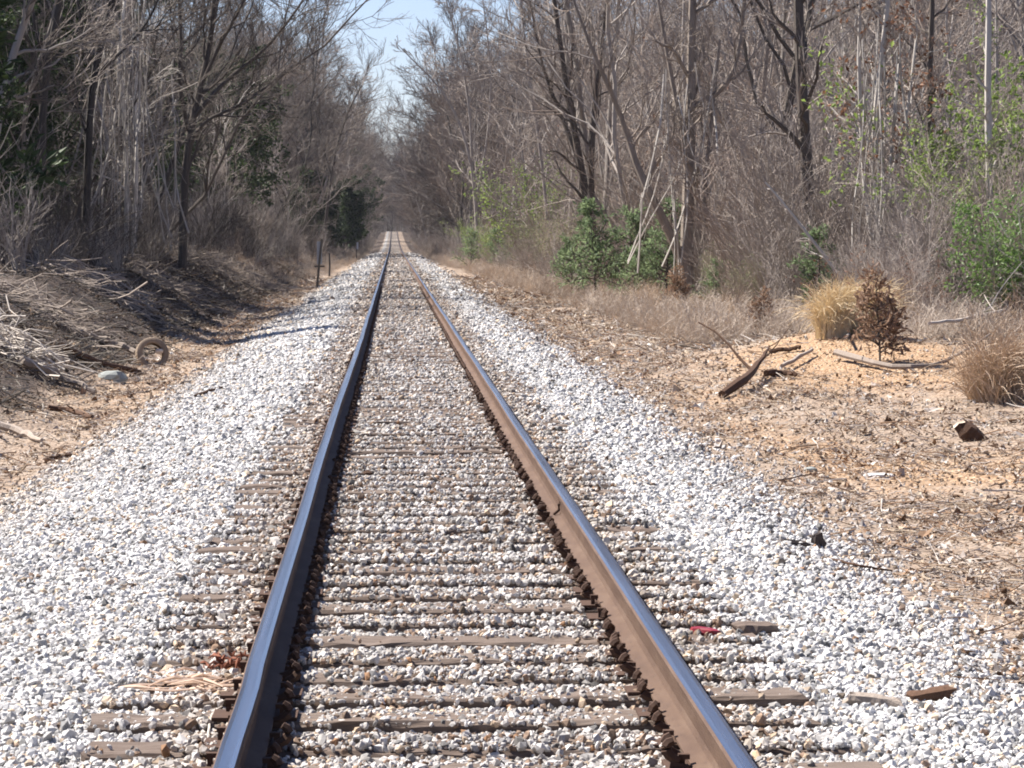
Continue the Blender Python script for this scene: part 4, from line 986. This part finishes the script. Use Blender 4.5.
stick('fallen_branch', 'bleached branch leaning across the straw clump', [gp(846, 352, .2), gp(866, 330, .3), gp(856, 312, .5)], [.02, .018, .01], 'stick_pale', twigs=3, seed=26)
chunk('wood_block', 'wood block on the right dirt, sunlit top and shaded sides coloured in', 971, 441, (.15, .095, .085), 'rotten', 'wood block', (0, R(-42), R(165)), 1, 'pale_tan')  # upturned pale end stands for the sunlit top, dark sides for the shade
chunk('wood_chunk', 'pale broken timber piece beside the dark one near ballast', 872, 706, (.10, .05, .025), 'deadwood', 'wood chunk', (0, .1, R(-12)), 2)
chunk('wood_chunk', 'dark charred timber piece at the ballast edge', 928, 702, (.08, .04, .028), 'rotten', 'wood chunk', (.1, -.12, R(12)), 3)
chunk('broken_tie_end', 'grey split tie fragment on ballast right of the track', 754, 634, (.085, .08, .03), 'tie', 'wood chunk', (0, 0, R(6)), 4)
lump('rubber_scrap', 'torn black scrap on the right ballast shoulder', 795, 546, .055, 'black_scrap', 'scrap', 4, (1.5, .7, .5), 2, .3)
lump('rubber_scrap', 'upright torn black scrap touching the other', 818, 547, .06, 'black_scrap', 'scrap', 5, (.6, .5, 1.1), 2, .3)
stick('fallen_branch', 'thin dark stick on the right ballast edge', [gp(828, 562, .02), gp(862, 570, .02), gp(892, 574, .02)], [.008, .008, .005], 'rotten', seed=27)
lump('red_scrap', 'small crumpled red plastic scrap outside the right rail', 706, 637, .045, 'red_plastic', 'scrap', 6, (1.5, .6, .5), 2, .22, (0, .1, -.3), .0)
lump('paper_scrap', 'flat white scrap on the right dirt', 880, 476, .09, 'white_paper', 'scrap', 7, (1.5, .6, .2), 2, .1)
lump('pale_stone', 'pale stone on the right dirt left of the white scrap', 811, 472, .06, 'rock_grey', 'stone', 10, (1, .8, .6))
lump('brown_clod', 'brown clod lying between the rails', 368, 477, .045, 'rotten', 'clod', 11, (1, .8, .8))
# leaves and splinters beside left rail
def curl_heap(name, label, u, v, w, n, mt, ln, wid, seed, cat):
    r = np.random.default_rng(seed); c = hit(u, v); mb = MB()
    for q in range(n):
        a_ = r.uniform(0, 6.28) if ln < .15 else r.normal(0, .35)+(math.pi if r.random() < .5 else 0)
        o_ = np.array([r.normal(0, w), r.normal(0, w*1.4), abs(r.normal(0, .025))+.012]); d_ = np.array([math.cos(a_), math.sin(a_), 0]); L = ln*r.uniform(.5, 1.2)
        t = np.linspace(-.5, .5, 5); p = o_+d_[None]*t[:, None]*L; p[:, 2] += r.normal(0, .012)*np.cos(t*5)+.25*L*t*t*r.uniform(0, 1)
        mb.tubes(p, np.array([.3, .8, 1, .8, .25])*wid*r.uniform(.6, 1.3), 4)
    o = obj(name, mb.mesh(name, M[mt])); o.location = c
    return tag(o, label, cat)
curl_heap('leaf_heap', 'rust-red curled leaves against the left rail', 230, 668, .055, 60, 'rust_strip', .06, .008, 1, 'leaf heap')
curl_heap('bark_strips', 'pale shredded bark strips on the tie ends left of the rail', 190, 690, .10, 40, 'pale_strip', .22, .006, 2, 'bark strips')
curl_heap('leaf_heap', 'brown dead leaves caught outside the right rail', 680, 622, .06, 70, 'rotten', .05, .007, 3, 'leaf heap')
stick('dry_stem', 'pale dry stem bent against the left rail', [gp(208, 740, .01), gp(211, 725, .04), gp(222, 712, .02)], [.004, .005, .003], 'stick_pale', 'stem', seed=30)
# signpost and marker posts
p = np.array(ground(-2.95, 108)); sp = empty('sign_post', p, 'dark signpost with narrow pale panel beside the left ballast', 'signpost')
mb = MB(); pp = np.array([[0, 0, -.2], [.1, 0, .9], [.22, 0, 1.95]]); q, rr_ = resample(pp, [.05, .048, .045], 8); mb.tubes(q, rr_, 6, cap=True); obj('post', mb.mesh('post', M['post_dark']), sp)
mb = MB(); mb.box((.12, .075, 1.42), (.10, .014, .44), 0); obj('sign_panel', mb.mesh('panel', M['sign_white']), sp)
mb = MB(); mb.box((.12, .05, .9), (.2, .02, .03)); obj('bracket', mb.mesh('bracket', M['post_dark']), sp)
for x, d, h, lab in ((-3.4, 150, 1.25, 'thin dark marker post behind the signpost'), (-3.2, 245, 1.6, 'short pale-topped post in front of the dark cedars')):
    e = empty('marker_post', ground(x, d), lab, 'post'); mb = MB(); mb.tubes(np.array([[0, 0, -.1], [.02, 0, h*.5], [0, 0, h]]), np.array([.055, .05, .05]), 6, cap=True); obj('post', mb.mesh('post', M['post_dark']), e)
    if d > 200: mb = MB(); mb.box((.1, -.06, h-.25), (.08, .012, .3)); obj('marker_plate', mb.mesh('plate', M['sign_white']), e)

# ------------------------------------------------------------------ light, sky, colour
EL, FW = R(51), R(26)
sd = Vector((-math.cos(EL)*math.cos(FW), math.cos(EL)*math.sin(FW), math.sin(EL)))
sun = bpy.data.lights.new('sun', 'SUN'); sun.energy = 5; sun.angle = R(.5); sun.color = (1, .955, .89)
so = bpy.data.objects.new('sun', sun); C.objects.link(so); so.rotation_euler = sd.to_track_quat('Z', 'Y').to_euler()
w = bpy.data.worlds.new('World'); scene.world = w; w.use_nodes = True; nt = w.node_tree
sky = nt.nodes.new('ShaderNodeTexSky'); sky.sky_type = 'NISHITA'; sky.sun_disc = False; sky.sun_elevation = EL; sky.sun_rotation = math.atan2(sd.x, sd.y)
sky.air_density = 1.0; sky.dust_density = .6; sky.ozone_density = 1.6; sky.altitude = 300
bg = nt.nodes['Background']; tn = nt.nodes.new('ShaderNodeMix'); tn.data_type = 'RGBA'; tn.blend_type = 'MULTIPLY'; tn.inputs[0].default_value = 1
nt.links.new(sky.outputs[0], tn.inputs[6]); tn.inputs[7].default_value = (.94, .94, 1.14, 1); nt.links.new(tn.outputs[2], bg.inputs[0]); bg.inputs[1].default_value = .05
vs = scene.view_settings; vs.view_transform = 'Standard'; vs.look = 'None'; vs.gamma = 1; vs.exposure = 1.48; vs.use_curve_mapping = False
scene.display_settings.display_device = 'sRGB'
cy = scene.cycles; cy.max_bounces = 5; cy.diffuse_bounces = 3; cy.glossy_bounces = 2; cy.transmission_bounces = 2; cy.transparent_max_bounces = 4
cy.use_denoising = True; cy.denoiser = 'OPENIMAGEDENOISE'; cy.denoising_input_passes = 'RGB_ALBEDO_NORMAL'; cy.denoising_prefilter = 'ACCURATE'; cy.filter_width = 1.9
scene.render.use_persistent_data = False

# ------------------------------------------------------------------ air
HZ = .00007
if HZ:
    zlo = float(GZ.min())-1
    mb = MB(); mb.box((0, 1500, (zlo+70)/2), (560, 1620, (70-zlo)/2))
    m = bpy.data.materials.new('air'); m.use_nodes = True; nt = m.node_tree; nt.nodes.clear()
    o_ = nt.nodes.new('ShaderNodeOutputMaterial'); v_ = nt.nodes.new('ShaderNodeVolumePrincipled'); nt.links.new(v_.outputs[0], o_.inputs['Volume'])
    v_.inputs['Color'].default_value = (.86, .90, 1, 1); v_.inputs['Density'].default_value = HZ; v_.inputs['Anisotropy'].default_value = .2
    tag(obj('haze', mb.mesh('haze', m)), kind='stuff')
    cy.volume_bounces = 0; cy.volume_max_steps = 64
